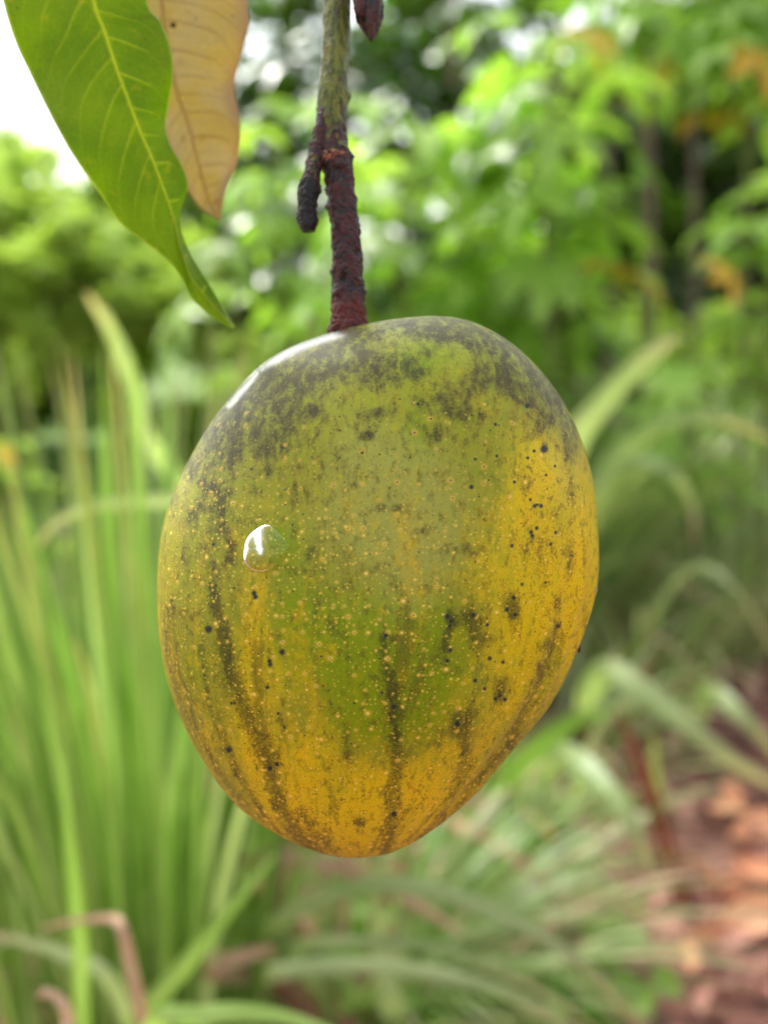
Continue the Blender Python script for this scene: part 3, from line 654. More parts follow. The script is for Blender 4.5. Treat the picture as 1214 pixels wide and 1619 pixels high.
    mer = np.stack([TH * 4.4, (SS - .5) * 13, 0 * TH], -1).reshape(-1, 3); att['mer'] = np.vstack([mer, mer[:1], mer[-1:]])
    att['skin'] = np.vstack([skin, skin[:1], skin[-1:]])
    # caps: quads made of pairs so that everything stays quads
    i = np.arange(0, nc, 2); c0 = np.stack([np.full(len(i), t), i, i + 1, (i + 2) % nc], 1); o0 = (nr - 1) * nc
    c1 = np.stack([np.full(len(i), bt), o0 + (i + 2) % nc, o0 + i + 1, o0 + i], 1)
    Fq = np.vstack([Fq, c0, c1])[:, ::-1]
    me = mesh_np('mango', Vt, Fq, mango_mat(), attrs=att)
    o = link('mango', me, None, ctr)
    tag(o, 'ripening yellow and green mango with sooty blotches hanging from the red-brown twig', 'mango')
    return o, (X, Y, Z, PX, PY, ctr)

def mango_mat():
    m = NM('mango_skin'); sk = m.attr('skin', 'Vector')
    # skin map warped a little so that nothing sits on a grid
    wn = m.n('TexNoise', {'Vector': sk, 'Scale': 1.7, 'Detail': 3}).outputs['Color']
    sk2 = m.n('VectorMath', {0: sk, 1: m.n('VectorMath', {0: wn, 1: (.25, .25, 0)}, operation='MULTIPLY').outputs[0]}, operation='ADD').outputs[0]
    st = m.scale(sk2, (1.25, .8, 1))
    nb = m.noise(st, 1.1, 3, .5); n2_ = m.noise(m.scale(sk2, (1.3, .6, 1)), 1.8, 4, .55)
    nm_ = m.math('ADD', m.math('MULTIPLY', m.noise(st, 3.6, 5, .62), .62), m.math('MULTIPLY', n2_, .38)); nf = m.noise(sk2, 13, 4, .65); nff = m.noise(sk2, 45, 3, .6)
    c0 = lambda x: m.math('SUBTRACT', x, .5)
    olive, ygreen, yellow, orange = s2l((134, 142, 32)), s2l((116, 142, 2)), s2l((200, 180, 10)), s2l((236, 190, 6))
    paleg = s2l((158, 162, 84))
    col = m.mix(m.ramp(nm_, .38, .66), olive, s2l((150, 146, 48)))
    g = m.math('ADD', m.attr('green'), m.math('MULTIPLY', c0(nm_), 2.6))
    col = m.mix(m.math('MULTIPLY', m.ramp(g, .1, .75), .9), col, ygreen)
    p = m.math('ADD', m.attr('pale'), m.math('MULTIPLY', c0(nf), 2.0))
    col = m.mix(m.math('MULTIPLY', m.ramp(p, .2, 1.0), .6), col, paleg)
    oa = m.math('ADD', m.attr('orange'), m.math('ADD', m.math('MULTIPLY', c0(nm_), 2.2), m.math('MULTIPLY', c0(nf), 1.2)))
    col = m.mix(m.ramp(oa, .02, .85), col, yellow)
    col = m.mix(m.ramp(oa, .6, 1.8), col, orange)
    # deeper amber towards the beak
    col = m.mix(m.math('MULTIPLY', m.ramp(m.math('ADD', oa, m.math('MULTIPLY', c0(nb), .4)), 1.15, 2.1), .6), col, s2l((206, 140, 4)))
    # islands of yellow and of dark olive all over
    yb = m.noise(m.n('VectorMath', {0: m.scale(sk2, (1.2, .75, 1)), 1: (3.3, 8.1, 0)}, operation='ADD').outputs[0], 2.6, 5, .6)
    col = m.mix(m.math('MULTIPLY', m.ramp(yb, .53, .68), .42), col, m.mix(m.ramp(oa, .1, .8), s2l((168, 160, 8)), s2l((228, 180, 10))))
    ob_ = m.noise(m.n('VectorMath', {0: m.scale(sk2, (1.4, .7, 1)), 1: (13.3, 2.1, 0)}, operation='ADD').outputs[0], 3.1, 6, .68)
    col = m.mix(m.math('MULTIPLY', m.ramp(ob_, .5, .67), .66), col, s2l((84, 82, 28)))
    # long stripes running from stalk to tip, yellow and dark, on the lower two thirds
    me_ = m.attr('mer', 'Vector'); wm = m.n('TexNoise', {'Vector': me_, 'Scale': .5, 'Detail': 3}).outputs['Color']
    me2 = m.n('VectorMath', {0: me_, 1: m.scale(wm, (.9, .5, 0))}, operation='ADD').outputs[0]
    l1 = m.noise(m.scale(me2, (1.0, .16, 1)), 1.5, 4, .55); l2 = m.noise(m.n('VectorMath', {0: m.scale(me2, (1.0, .2, 1)), 1: (7.7, 3.1, 0)}, operation='ADD').outputs[0], 1.9, 5, .6)
    lowz = m.ramp(m.attr('lent'), .55, 1.6)
    col = m.mix(m.math('MULTIPLY', m.math('MULTIPLY', m.ramp(m.math('ADD', l1, m.math('MULTIPLY', c0(yb), .6)), .5, .78), lowz), .5), col, s2l((216, 178, 8)))
    dk = m.math('ADD', l2, m.math('MULTIPLY', c0(nf), .35))
    col = m.mix(m.math('MULTIPLY', m.math('MULTIPLY', m.ramp(dk, .53, .68), lowz), .6), col, s2l((86, 84, 26)))
    # fine fibres
    fib = m.noise(m.scale(sk2, (9, 2.2, 1)), 3.5, 3, .6)
    col = m.mix(m.math('MULTIPLY', m.ramp(fib, .5, .75), .22), col, s2l((180, 168, 84)))
    col = m.mix(m.math('MULTIPLY', m.ramp(nf, .5, .78), .45), col, s2l((84, 84, 22)))
    # sooty film on the upper half, plus contact shade painted round the stalk
    so = m.math('ADD', m.attr('soot_shade'), m.math('ADD', m.math('MULTIPLY', c0(nm_), 3.8), m.math('MULTIPLY', c0(nf), 1.1)))
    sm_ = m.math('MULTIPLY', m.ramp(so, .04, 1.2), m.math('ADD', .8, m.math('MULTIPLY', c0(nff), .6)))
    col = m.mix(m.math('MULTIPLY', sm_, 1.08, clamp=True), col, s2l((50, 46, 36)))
    # dark streaks and stains lower down
    lw = m.math('ADD', m.attr('lower'), m.math('ADD', m.math('MULTIPLY', c0(nm_), 2.0), m.math('MULTIPLY', c0(nf), 1.3)))
    lm = m.math('MULTIPLY', m.ramp(lw, .1, .85), m.math('ADD', .74, m.math('MULTIPLY', c0(nff), .9)))
    col = m.mix(m.math('MULTIPLY', lm, .95, clamp=True), col, s2l((50, 54, 28)))
    # pin-point dark specks, thick in the streaks
    v3 = m.n('TexVoronoi', {'Vector': sk2, 'Scale': 14.0, 'Randomness': 1.0}, voronoi_dimensions='2D')
    dens = m.math('MULTIPLY', m.math('ADD', m.attr('lower'), .12), m.ramp(nm_, .35, .6))
    r3 = m.math('GREATER_THAN', dens, m.n('SeparateColor', {0: v3.outputs['Color']}).outputs[0])
    col = m.mix(m.math('MULTIPLY', m.math('MULTIPLY', m.ramp(v3.outputs['Distance'], .12, .3, 1, 0), r3), .6), col, s2l((42, 40, 34)))
    # lenticels: cream dots with a soft halo, some with a dark red core
    lent = m.attr('lent')
    def dots(scale, keep, rad, seed, core):
        nonlocal col
        off = m.n('VectorMath', {0: sk, 1: (seed, seed * 1.7, 0)}, operation='ADD').outputs[0]
        v = m.n('TexVoronoi', {'Vector': off, 'Scale': scale, 'Randomness': .92}, voronoi_dimensions='2D')
        sc = m.n('SeparateColor', {0: v.outputs['Color']}); r_, g_, b_ = sc.outputs
        on = m.math('LESS_THAN', r_, m.math('MULTIPLY', m.math('MINIMUM', m.attr('lent'), 1.0), keep))
        rr = m.math('MULTIPLY', m.math('ADD', .35, m.math('MULTIPLY', m.math('MULTIPLY', g_, g_), 1.15)), rad)
        d = m.math('DIVIDE', v.outputs['Distance'], rr)
        halo = m.math('MULTIPLY', m.ramp(d, .5, 2.6, .6, 0), on); body = m.math('MULTIPLY', m.ramp(d, .45, 1.05, .85, 0), on)
        col = m.mix(halo, col, s2l((196, 172, 44)))
        col = m.mix(body, col, m.mix(m.attr('orange'), m.mix(m.ramp(m.attr('lent'), .5, 1.2), s2l((176, 140, 112)), s2l((226, 208, 120))), s2l((246, 206, 92))))
        ck = m.math('MULTIPLY', m.math('LESS_THAN', b_, core), m.math('MULTIPLY', m.ramp(d, .25, .62, .85, 0), on))
        ck = m.math('MULTIPLY', ck, m.ramp(m.attr('orange'), .2, .8, 1, .15))
        col = m.mix(ck, col, s2l((96, 52, 44)))
        return body
    b1 = dots(2.6, .7, .11, 0, .75); b2 = dots(4.3, .5, .105, 11.3, .4)
    b3 = dots(7.6, .6, .10, 23.1, .08)
    # black pits
    v4 = m.n('TexVoronoi', {'Vector': m.n('VectorMath', {0: sk, 1: (5.2, 3.1, 0)}, operation='ADD').outputs[0], 'Scale': 4.4}, voronoi_dimensions='2D')
    k4 = m.math('LESS_THAN', m.n('SeparateColor', {0: v4.outputs['Color']}).outputs[0], m.math('ADD', .035, m.math('MULTIPLY', m.ramp(nb, .52, .62), .10)))
    pit = m.math('MULTIPLY', m.ramp(v4.outputs['Distance'], .07, .12, 1, 0), k4)
    spot = m.math('MAXIMUM', m.ramp(m.math('ADD', m.attr('spot'), m.math('MULTIPLY', c0(nff), 1.6)), .3, .8), pit)
    col = m.mix(m.math('MULTIPLY', m.ramp(m.attr('spot'), .02, .5), .3), col, s2l((70, 84, 50)))
    col = m.mix(m.math('MULTIPLY', spot, .93), col, s2l((40, 42, 46)))
    col = m.mix(1.0, col, (1.1, 1.1, 1.02, 1), 'MULTIPLY')
    hgt = m.math('ADD', m.math('MULTIPLY', b1, .6), m.math('SUBTRACT', m.math('ADD', m.math('MULTIPLY', nf, .5), m.math('MULTIPLY', nff, .25)), m.math('MULTIPLY', spot, .8)))
    hgt = m.math('ADD', hgt, m.math('MULTIPLY', nm_, .6))
    bp = m.bump(hgt, .35, .0004)
    rgh = m.math('ADD', .36, m.math('ADD', m.math('MULTIPLY', nm_, .12), m.math('MULTIPLY', sm_, .06)))
    return m.out(m.pbsdf(Base_Color=col, Roughness=rgh, Specular_IOR_Level=.16, Normal=bp, Coat_Weight=m.ramp(m.math('ADD', m.attr('wet'), c0(nf)), .25, .95, .03, 1.0), Coat_Roughness=m.ramp(m.attr('wet'), .2, .9, .16, .08), Coat_IOR=m.ramp(m.attr('wet'), .2, .7, 1.4, 1.8), Coat_Normal=bp,
                         Subsurface_Weight=.12, Subsurface_Radius=(1, .6, .15), Subsurface_Scale=.003))
mango, MG = build_mango()
def skin_at(px, py):
    """world point and outward normal of the mango's skin where it shows at px,py"""
    X, Y, Z, PX, PY, ctr = MG
    d = (PX - px) ** 2 + (PY - py) ** 2 + np.where(Z > 0, 0, 1e6)
    i, j = np.unravel_index(np.argmin(d), d.shape)
    def w(i, j):
        x, y, z = X[i, j], Y[i, j], Z[i, j]; return Vector((x, CP * (MD - z) + SP * y, CAMZ - SP * (MD - z) + CP * y))
    p = w(i, j); n = (w(i, (j + 8) % X.shape[1]) - p).cross(w(min(i + 8, X.shape[0] - 1), j) - p).normalized()
    if n.dot(p - Vector(ctr)) < 0: n = -n
    return p, n

# ------------------------------------------------------------------ water drops on the skin
def water_mat():
    m = NM('water'); return m.out(m.n('BsdfPrincipled', {'Base Color': (1, 1, 1, 1), 'Roughness': 0.02, 'IOR': 1.333, 'Transmission Weight': 1.0}).outputs[0])
M['water'] = water_mat()
def drop(px, py, rx, ry, hgt, label, out=None):
    p, n = skin_at(px, py)
    up = (Vector((0, 0, 1)) - n * n.z).normalized(); rt = up.cross(n).normalized()
    nr, nc = 40, 72; V = []
    for i in range(nr):
        t = i / (nr - 1)                     # 0 top of the bead .. 1 rim .. then underside
        rr = math.sin(t * PI * .5) ** .9; hh = hgt * math.cos(t * PI * .5) ** .8
        for j in range(nc):
            a = 2 * PI * j / nc; wob = 1 + .05 * math.sin(3 * a + 1.3) + .025 * math.sin(5 * a + .4)
            u = rx * rr * math.cos(a) * wob; v = ry * rr * math.sin(a) * wob
            sag = 1 + 1.3 * max(0, -v / ry) ** 1.0 - .45 * max(0, v / ry)          # fuller at the bottom
            u *= (1 + .06 * math.sin(2 * a + 1)) * (1 - .1 * (v / ry) ** 2 if v < 0 else 1 - .2 * (v / ry) ** 2)
            q = p + rt * u + up * v
            hw_ = hh * (1 + .3 * math.sin(1.9 * u / rx + .6) * math.sin(3.1 * v / ry + .9 * u / rx + .8) + .12 * math.sin(5 * u / rx + 2 * v / ry))
            # follow the curved skin, root slightly inside it
            drop_in = (u * u / .055 + v * v / .065) * .5
            V.append(q - n * drop_in + n * (hw_ * sag - .00025))
    # underside
    for i in range(1, nr):
        t = 1 - i / (nr - 1)
        for j in range(nc):
            a = 2 * PI * j / nc; wob = 1 + .05 * math.sin(3 * a + 1.3) + .025 * math.sin(5 * a + .4)
            rr = max(t, .001); u = rx * rr * math.cos(a) * wob; v = ry * rr * math.sin(a) * wob
            u *= (1 + .06 * math.sin(2 * a + 1)) * (1 - .1 * (v / ry) ** 2 if v < 0 else 1 - .2 * (v / ry) ** 2)
            V.append(p + rt * u + up * v - n * ((u * u / .055 + v * v / .065) * .5) - n * (.00025 + .0003 * math.cos(t * PI / 2)))
    V = np.array([tuple(v) for v in V]) - np.array(p)
    me = mesh_np('water_drop', V, gridf(2 * nr - 1, nc, True), M['water'])
    o = link('water_drop', me, None, p); tag(o, label, 'water drop', 'water drops on the mango')
    return o
drop(418, 868, .0046, .0048, .0017, 'clear water drop clinging to the left side of the mango')
drop(940, 915, .0016, .0048, .0007, 'elongated water drop bulging from the right edge of the mango')

# ------------------------------------------------------------------ twig
def fbm(x, y, z):
    return (np.sin(x * 1.0 + 1.7 * np.sin(y * 1.3 + z)) * np.sin(y * .9 + 1.1 * np.sin(z * 1.7 + x)) +
            .5 * np.sin(x * 2.3 + y * 1.9 + 2 * np.sin(z * 2.1)) * np.sin(z * 2.7 - x * 1.6) + .3 * np.sin(x * 5.1 - z * 4.3 + np.sin(y * 6)) * np.sin(y * 4.9 + z * 3.1))
def rough_tube(pts, seg, n, amp, freq, knobs=(), cap=True):
    """pts rows: px, py, depth, width in px"""
    q = catmull(np.array(pts, float), n)
    c = np.array([P(a, b, d) for a, b, d, _ in q]); r = q[:, 3] / 2 / F * q[:, 2]
    T = np.gradient(c, axis=0); T /= np.linalg.norm(T, axis=1)[:, None]
    s_ = np.cross(T, np.array([0, -1., 0])); s_ /= np.linalg.norm(s_, axis=1)[:, None]; u_ = np.cross(s_, T)
    a = np.linspace(0, 2 * PI, seg, endpoint=False)
    D = np.cos(a)[None, :, None] * s_[:, None, :] + np.sin(a)[None, :, None] * u_[:, None, :]
    pt = c[:, None, :] + r[:, None, None] * D
    am = np.interp(q[:, 1], *amp) if isinstance(amp, tuple) else np.full(n, amp)
    ns = fbm(pt[..., 0] * freq, pt[..., 1] * freq, pt[..., 2] * freq * .6) + .4 * fbm(pt[..., 0] * freq * 2.6, pt[..., 1] * freq * 2.6, pt[..., 2] * freq * 2.2)
    rr = r[:, None] * (1 + am[:, None] * ns)
    for (ky, ka, kr, kh) in knobs:
        da = np.angle(np.exp(1j * (a[None, :] - ka))) * r[:, None] * F / .25
        rr += kh * np.exp(-(((q[:, 1][:, None] - ky) / kr) ** 2 + (da / kr) ** 2))
    pt = c[:, None, :] + rr[:, :, None] * D
    V = pt.reshape(-1, 3); Fq = gridf(n, seg, True)
    if cap:
        V = np.vstack([V, c[0], c[-1]]); i = np.arange(0, seg, 2)
        Fq = np.vstack([Fq, np.stack([np.full(len(i), len(V) - 2), (i + 2) % seg, i + 1, i], 1), np.stack([np.full(len(i), len(V) - 1), (n - 1) * seg + i, (n - 1) * seg + i + 1, (n - 1) * seg + (i + 2) % seg], 1)])
    py = np.repeat(q[:, 1], seg); ang = np.tile(a, n)
    py = np.concatenate([py, [q[0, 1], q[-1, 1]]]) if cap else py; ang = np.concatenate([ang, [0, 0]]) if cap else ang
    return V, Fq, py, ang
def twig_mat():
    m = NM('twig_bark'); ob = m.obj(); st = m.scale(ob, (1, 1, .22)); st2 = m.scale(ob, (1, 1, .7))
    n1 = m.noise(st, 900, 5, .6); n2 = m.noise(st2, 520, 5, .65); n3 = m.noise(ob, 1500, 3, .6); n4 = m.noise(m.scale(ob, (.6, .6, 1)), 620, 5, .65)
    red = m.attr('red'); dark = m.attr('dark')
    gr = m.mix(m.ramp(n1, .35, .65), s2l((58, 70, 10)), s2l((112, 122, 26)))
    gr = m.mix(m.math('MULTIPLY', m.ramp(n1, .55, .72), .4), gr, s2l((136, 124, 80)))
    gr = m.mix(m.math('MULTIPLY', m.ramp(n2, .56, .68), .75), gr, s2l((96, 60, 34)))
    rd = m.mix(m.ramp(n4, .42, .58), s2l((24, 10, 12)), s2l((74, 34, 33)))
    rd = m.mix(m.ramp(m.math('ADD', m.attr('rust'), m.math('MULTIPLY', m.math('SUBTRACT', n2, .5), .9)), .45, .8), rd, s2l((100, 26, 10)))
    rd = m.mix(m.math('MULTIPLY', m.ramp(n3, .58, .7), .6), rd, s2l((112, 70, 62)))
    col = m.mix(m.ramp(m.math('ADD', red, m.math('MULTIPLY', m.math('SUBTRACT', n2, .5), 2.4)), .3, .75), gr, rd)
    col = m.mix(m.ramp(m.math('ADD', dark, m.math('MULTIPLY', m.math('SUBTRACT', n4, .5), .6)), .5, .75), col, s2l((8, 6, 6)))
    bp = m.bump(m.math('ADD', n4, m.math('ADD', n3, n2)), .8, .0006)
    return m.out(m.pbsdf(Base_Color=col, Roughness=m.ramp(n4, .4, .6, .3, .6), Specular_IOR_Level=.45, Normal=bp, Coat_Weight=.1, Coat_Roughness=.2))
M['twig'] = twig_mat()
def sst(x, a, b): 
    t = np.clip((x - a) / (b - a), 0, 1); return t * t * (3 - 2 * t)
def build_twig():
    root = tag(empty('twig', P(532, -260, .256)), 'green twig turning red-brown that carries the mango, with a broken stub', 'twig')
    o0 = np.array(root.location)
    K = [(150, PI, 10, .0009), (165, 2.2, 6, .0006), (196, 1.0, 5, .0005), (218, 1.8, 5, .0006), (228, .6, 5, .0006), (240, 2.4, 5, .0005), (177, .4, 4, .0004), (205, 2.6, 5, .0004), (190, 1.7, 4, .0004)]
    V, Fq, py, an = rough_tube([(538, -260, .262, 46), (535, -120, .258, 45), (533, 0, .255, 44), (530, 90, .253, 43), (526, 150, .252, 47), (524, 200, .2515, 48), (526, 236, .251, 49), (530, 262, .251, 47)],
                               96, 420, ((-260, 120, 200, 262), (.012, .02, .04, .06)), 900, K)
    red = sst(py, 120, 270) * .75 + .35 * np.exp(-((np.angle(np.exp(1j * (an - PI))) / .8) ** 2)) * sst(py, 60, 150)
    link('green_stem', mesh_np('green_stem', V - o0, Fq, M['twig'], attrs={'red': red, 'dark': red * 0, 'rust': red * 0}), root)
    rg = random.Random(5)
    K = [(300 + rg.uniform(-55, 210), rg.uniform(0, 2 * PI), rg.uniform(4, 9), rg.uniform(.0003, .0007)) for _ in range(46)] + [(444, 1.2, 7, -.0013), (403, 2.4, 6, -.0009)]
    V, Fq, py, an = rough_tube([(529, 238, .251, 46), (531, 252, .251, 52), (536, 275, .2505, 44), (541, 320, .25, 42), (547, 370, .25, 45), (549, 420, .25, 47), (550, 465, .25, 50), (551, 500, .2495, 54), (551, 512, .2492, 58), (551, 520, .249, 66), (551, 532, .249, 60)],
                               96, 520, .07, 1300, K)
    dk = np.exp(-((py - 444) / 6) ** 2 - (np.angle(np.exp(1j * (an - 1.2))) / .35) ** 2)
    link('red_stem', mesh_np('red_stem', V - o0, Fq, M['twig'], attrs={'red': np.ones_like(py), 'dark': dk, 'rust': sst(py, 430, 495) * .7}), root)
    V, Fq, py, an = rough_tube([(514, 150, .2515, 14), (510, 190, .2495, 20), (502, 232, .249, 24), (495, 268, .2485, 25), (488, 300, .248, 31), (485, 328, .248, 29), (487, 352, .248, 31), (489, 366, .248, 20)],
                               64, 260, .1, 1300, [(300, PI, 9, .0005), (322, PI * .9, 8, .0004)])
    link('broken_stub', mesh_np('broken_stub', V - o0, Fq, M['twig'], attrs={'red': np.full_like(py, .8), 'dark': sst(py, 268, 300) * (1 - .7 * np.exp(-((np.angle(np.exp(1j * (an - PI))) / .55) ** 2))), 'rust': py * 0}), root)
    # ring of old bud scales where green meets red
    ring = []
    V, Fq, py, an = rough_tube([(528, 243, .251, 50), (528, 248, .251, 55), (529, 254, .251, 54), (530, 259, .251, 48)], 64, 24, .05, 1500)
    link('scar_ring', mesh_np('scar_ring', V - o0, Fq, M['ring'], attrs={}), root)
def ring_mat():
    m = NM('scar_ring'); n = m.noise(m.obj(), 1200, 4)
    return m.out(m.pbsdf(Base_Color=m.mix(m.ramp(n, .4, .6), s2l((92, 50, 36)), s2l((168, 110, 88))), Roughness=.6, Normal=m.bump(n, .7, .0005)))
M['ring'] = ring_mat()
build_twig()
# dark bud hanging beside the twig, from a stalk above the frame
def build_bud():
    root = tag(empty('dry_bud', P(578, -200, .252)), 'dark red-brown dried bud hanging beside the top of the twig', 'bud')
    o0 = np.array(root.location)
    V, Fq, py, an = rough_tube([(574, -240, .254, 14), (574, -120, .253, 16), (576, -50, .252, 30), (580, -10, .252, 46), (584, 22, .252, 44), (586, 44, .252, 30), (587, 58, .252, 14), (587, 65, .252, 5)], 64, 260, .07, 1100)
    link('bud_body', mesh_np('bud_body', V - o0, Fq, M['twig'], attrs={'red': np.ones_like(py), 'dark': .35 + .3 * np.exp(-((py - 20) / 25) ** 2), 'rust': sst(py, 40, 62) * .5}), root)
    for (x0, x1, yb, w) in ((566, 574, 34, 22), (596, 590, 46, 20), (580, 588, 62, 18)):
        V, Fq, py, an = rough_tube([(x0, -30, .2485, 12), (x0 + (x1 - x0) * .3, -5, .248, w), (x0 + (x1 - x0) * .7, yb * .5, .248, w * .9), (x1, yb, .249, 4)], 32, 60, .05, 1200)
        link('bud_scale', mesh_np('bud_scale', V - o0, Fq, M['twig'], attrs={'red': np.ones_like(py), 'dark': py * 0 + .3, 'rust': py * 0 + .1}), root)
build_bud()

# ------------------------------------------------------------------ the two mango leaves
def mango_leaf(name, edgeL, edgeR, midr, d0, d1, mat, label, attrs_fn, wave=.0015, cup=.003, nr=420, nc=121, flip=1):
    """edges and midrib as pixel rows from the leaf base to its tip (same number of rows)"""
    L_, R_, M_ = catmull(edgeL, nr), catmull(edgeR, nr), catmull(midr, nr)
    s = np.linspace(0, 1, nr); t = np.linspace(-1, 1, nc)
    S_, T_ = np.meshgrid(s, t, indexing='ij')
    px = np.where(T_ < 0, M_[:, :1] + (L_[:, :1] - M_[:, :1]) * -T_, M_[:, :1] + (R_[:, :1] - M_[:, :1]) * T_)
    py = np.where(T_ < 0, M_[:, 1:] + (L_[:, 1:] - M_[:, 1:]) * -T_, M_[:, 1:] + (R_[:, 1:] - M_[:, 1:]) * T_)
    d = d0 + (d1 - d0) * S_ + cup * np.abs(T_) ** 1.6 * flip + wave * np.sin(S_ * 23 + T_ * 1.2) * np.abs(T_) ** 2
    x = (px - 607) / F * d; u = -(py - 809.5) / F * d
    # length along the leaf in cm, half width in cm
    ds = np.hypot(np.diff(M_[:, 0]), np.diff(M_[:, 1])) / F * d0 * 100; al = np.concatenate([[0], np.cumsum(ds)])
    hwid = np.where(T_ < 0, np.hypot(*(M_ - L_).T)[:, None], np.hypot(*(R_ - M_).T)[:, None]) / F * d0 * 100
    A = np.repeat(al[:, None], nc, 1); Bc = T_ * hwid
    vein, rel = attrs_fn(A, Bc, T_, S_)
    d = d - rel * .00035
    x = (px - 607) / F * d; u = -(py - 809.5) / F * d
    V = np.stack([x, CP * d + SP * u, CAMZ - SP * d + CP * u], -1).reshape(-1, 3)
    o0 = V[nc // 2].copy()
    edge = np.abs(T_)
    Vb = V.reshape(nr, nc, 3) + np.array([0, .00028, 0])
    Vall = np.vstack([V, Vb.reshape(-1, 3)])
    f = gridf(nr, nc); fb = gridf(nr, nc)[:, ::-1] + nr * nc
    def strip(idx): 
        return np.stack([idx[:-1], idx[1:], idx[1:] + nr * nc, idx[:-1] + nr * nc], 1)
    side = [strip(np.arange(nr) * nc), strip(np.arange(nr) * nc + nc - 1)[:, ::-1], strip(np.arange(nc))[:, ::-1], strip((nr - 1) * nc + np.arange(nc))]
    Fq = np.vstack([f, fb] + side)
    two = lambda a: np.concatenate([a.ravel(), a.ravel()])
    lv = np.stack([A, Bc, 0 * A], -1).reshape(-1, 3)
    me = mesh_np(name, Vall - o0, Fq, mat, attrs={'vein': two(vein), 'edge': two(edge), 'leafuv': np.vstack([lv, lv]), 'mark': two(np.exp(-(((px - 274) / 5) ** 2 + ((py - 40) / 4.5) ** 2)))})
    o = link(name, me, None, o0); tag(o, label, 'leaf')
    return o, lv
def vein_field(spacing, curve, wmid, wlat, phase=0.0, strength=1.0, irregular=.12):
    def fn(A, B, T, S):
        ab = np.abs(B)
        mid_ = np.exp(-(B / (wmid * (1.15 - .8 * S))) ** 2)
        off = np.where(B < 0, 0.0, .5)
        q = (A - curve * np.where(B < 0, 1.0, .55) * ab - .16 * ab ** 2 + .28 * np.clip(np.abs(T) - .62, 0, 1) ** 1.3 * -6) / spacing + off + phase
        q = q + irregular * np.sin(A * 2.3 + off * 5) 
        fr = np.abs(q - np.round(q)) * spacing
        lat = np.exp(-(fr / (wlat * (1.2 - .7 * np.abs(T)))) ** 2) * np.clip(1.15 - np.abs(T) ** 3, 0, 1) * strength
        # weaker secondary laterals
        fr2 = np.abs((q + .5) - np.round(q + .5)) * spacing
        lat2 = .35 * np.exp(-(fr2 / (wlat * .7)) ** 2) * np.clip(.8 - np.abs(T), 0, 1)
        v = np.maximum(np.maximum(mid_, lat * .7), lat2)
        return v, v
    return fn
def fresh_leaf_mat(name, base, base2, veinc, tr, tcol, dry=False):
    m = NM(name); lv = m.attr('leafuv', 'Vector')
    n1 = m.noise(lv, .9, 4); n2 = m.noise(lv, 14, 4, .6)
    col = m.mix(m.ramp(n1, .35, .65), base, base2)
    col = m.mix(m.math('MULTIPLY', m.ramp(n2, .45, .7), .25), col, m.mix(.5, base, (0.02, .04, .005, 1) if not dry else s2l((150, 110, 60))))
    wn = m.n('TexNoise', {'Vector': lv, 'Scale': 3.0}).outputs['Color']
    l2 = m.n('VectorMath', {0: lv, 1: m.scale(wn, (.15, .15, 0))}, operation='ADD').outputs[0]
    v = m.n('TexVoronoi', {'Vector': m.scale(l2, (1.1, .75, 1)), 'Scale': 6.0}, voronoi_dimensions='2D', feature='DISTANCE_TO_EDGE')
    v2 = m.n('TexVoronoi', {'Vector': l2, 'Scale': 17.0}, voronoi_dimensions='2D', feature='DISTANCE_TO_EDGE')
    net = m.math('MAXIMUM', m.ramp(v.outputs[0], .0, .07, 1, 0), m.math('MULTIPLY', m.ramp(v2.outputs[0], .0, .09, 1, 0), .5))
    vein = m.math('ADD', m.attr('vein'), m.math('MULTIPLY', net, .34 if not dry else .1), clamp=True)
    col = m.mix(m.math('MULTIPLY', vein, .8), col, veinc)
    if dry:
        col = m.mix(m.math('MULTIPLY', m.ramp(m.math('SUBTRACT', m.attr('edge'), m.math('MULTIPLY', n1, .5)), .45, .75), .45), col, s2l((206, 160, 140)))
        col = m.mix(m.ramp(m.attr('mark'), .25, .6), col, s2l((60, 46, 30)))
    else:
        col = m.mix(m.math('MULTIPLY', m.ramp(m.attr('edge'), .955, .985), .6), col, s2l((178, 186, 110)))
    bl = m.n('TexVoronoi', {'Vector': l2, 'Scale': 1.15}, voronoi_dimensions='2D'); blr = m.n('SeparateColor', {0: bl.outputs['Color']})
    bm = m.math('MULTIPLY', m.ramp(m.math('ADD', bl.outputs['Distance'], m.math('MULTIPLY', n2, .06)), .05, .085, 1, 0), m.math('LESS_THAN', blr.outputs[0], .3))
    col = m.mix(m.math('MULTIPLY', bm, .7), col, s2l((110, 84, 36)))
    col = m.mix(m.math('MULTIPLY', m.ramp(m.noise(lv, 2.3, 5, .7), .56, .72), .35), col, s2l((196, 178, 60)) if not dry else s2l((186, 130, 80)))
    h = m.math('SUBTRACT', m.math('MULTIPLY', n2, .2), m.math('MULTIPLY', net, .35))
    bp = m.bump(h, .9, .0005)
    p = m.pbsdf(Base_Color=col, Roughness=.34 if not dry else .5, Specular_IOR_Level=.3, Normal=bp)
    t = m.n('BsdfTranslucent', {'Color': m.mix(1.0, col, tcol, 'MULTIPLY'), 'Normal': bp}).outputs[0]
    return m.out(m.n('MixShader', {0: tr, 1: p, 2: t}).outputs[0])
M['green_leaf'] = fresh_leaf_mat('green_mango_leaf', s2l((112, 142, 4)), s2l((128, 154, 6)), s2l((190, 196, 84)), .55, (1.9, 1.9, .35, 1))
M['yellow_leaf'] = fresh_leaf_mat('yellow_mango_leaf', s2l((232, 214, 166)), s2l((234, 212, 130)), s2l((192, 152, 104)), .45, (.92, .97, .85, 1), True)
GL = [(60, -640), (10, -560), (-22, -420), (-32, -280), (-24, -140), (5, 0), (25, 66), (46, 112), (66, 153), (92, 204), (122, 255), (158, 306), (189, 352), (225, 380), (268, 414), (290, 444), (306, 475), (337, 502), (368, 520)]
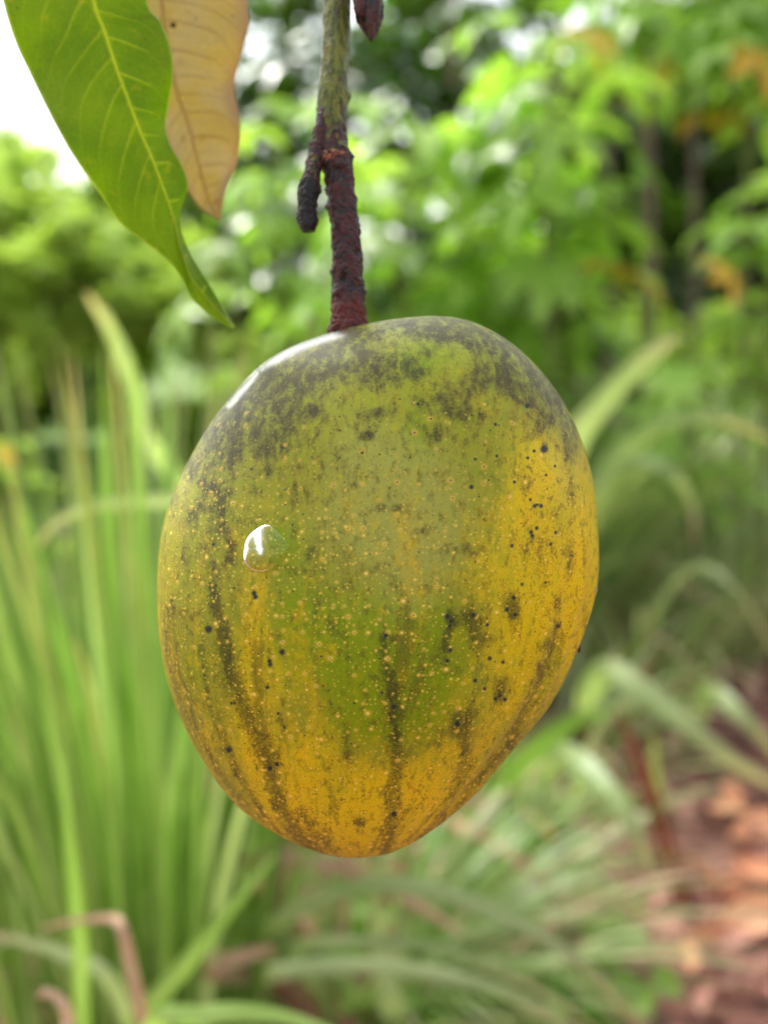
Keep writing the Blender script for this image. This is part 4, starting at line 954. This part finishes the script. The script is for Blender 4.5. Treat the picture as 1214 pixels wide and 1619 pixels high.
GR = [(64, -640), (120, -560), (170, -420), (205, -280), (222, -140), (233, 0), (255, 34), (270, 77), (274, 117), (268, 158), (262, 199), (270, 230), (286, 258), (297, 295), (286, 334), (291, 378), (306, 409), (327, 444), (372, 516)]
GM = [(62, -640), (66, -560), (76, -420), (96, -280), (120, -140), (148, 0), (164, 45), (178, 88), (192, 128), (206, 165), (222, 207), (240, 248), (254, 285), (266, 318), (276, 352), (288, 400), (302, 438), (330, 474), (370, 518)]
mango_leaf('mango_leaf', GL, GR, GM, .250, .262, M['green_leaf'], 'glossy green mango leaf with pale veins hanging at the top left', vein_field(.78, .78, .046, .027, .1))
YL = [(205, -600), (170, -480), (160, -300), (172, -150), (200, 0), (214, 60), (226, 120), (240, 180), (262, 232), (284, 278), (302, 308), (318, 330), (344, 348)]
YR = [(209, -600), (300, -480), (352, -300), (380, -150), (391, 0), (393, 42), (380, 92), (371, 138), (378, 182), (380, 222), (373, 264), (357, 302), (347, 350)]
YM = [(207, -600), (215, -480), (226, -300), (240, -150), (256, 0), (262, 50), (270, 100), (282, 150), (298, 196), (310, 240), (320, 280), (330, 316), (345, 349)]
mango_leaf('mango_leaf', YL, YR, YM, .284, .292, M['yellow_leaf'], 'yellowing tan mango leaf with a dark dot hanging behind the green one', vein_field(.62, .12, .05, .03, .3, .8, .2), flip=-1)

# ------------------------------------------------------------------ tiny insect on the right edge of the fruit
def insect():
    c = P(915, 1025, .246); root = tag(empty('insect', c), 'tiny dark insect perched on the right edge of the mango', 'insect')
    def blob(name, off, r, n=10):
        V = []
        for i in range(n):
            for j in range(12):
                a = PI * i / (n - 1); b = 2 * PI * j / 12
                V.append((off[0] + r[0] * math.sin(a) * math.cos(b), off[1] + r[1] * math.sin(a) * math.sin(b), off[2] + r[2] * math.cos(a)))
        link(name, mesh_np(name, V, gridf(n, 12, True), M['insect']), root)
    blob('body', (0, 0, -.0002), (.00038, .00038, .0009)); blob('head', (.0001, 0, .0008), (.0003, .0003, .0003))
    tt = [tube([(0, 0, z), (-.0006, s * .0004, z + .0002), (-.0009, s * .0006, z - .0004)], [.00006, .00005, .00003], 5, 6) for z in (-.0004, 0, .0004) for s in (-1, 1)]
    V, Fq = join(tt); link('legs', mesh_np('legs', V, Fq, M['insect']), root)
m_ = NM('insect_shell'); M['insect'] = m_.out(m_.pbsdf(Base_Color=s2l((46, 34, 24)), Roughness=.3))
insect()
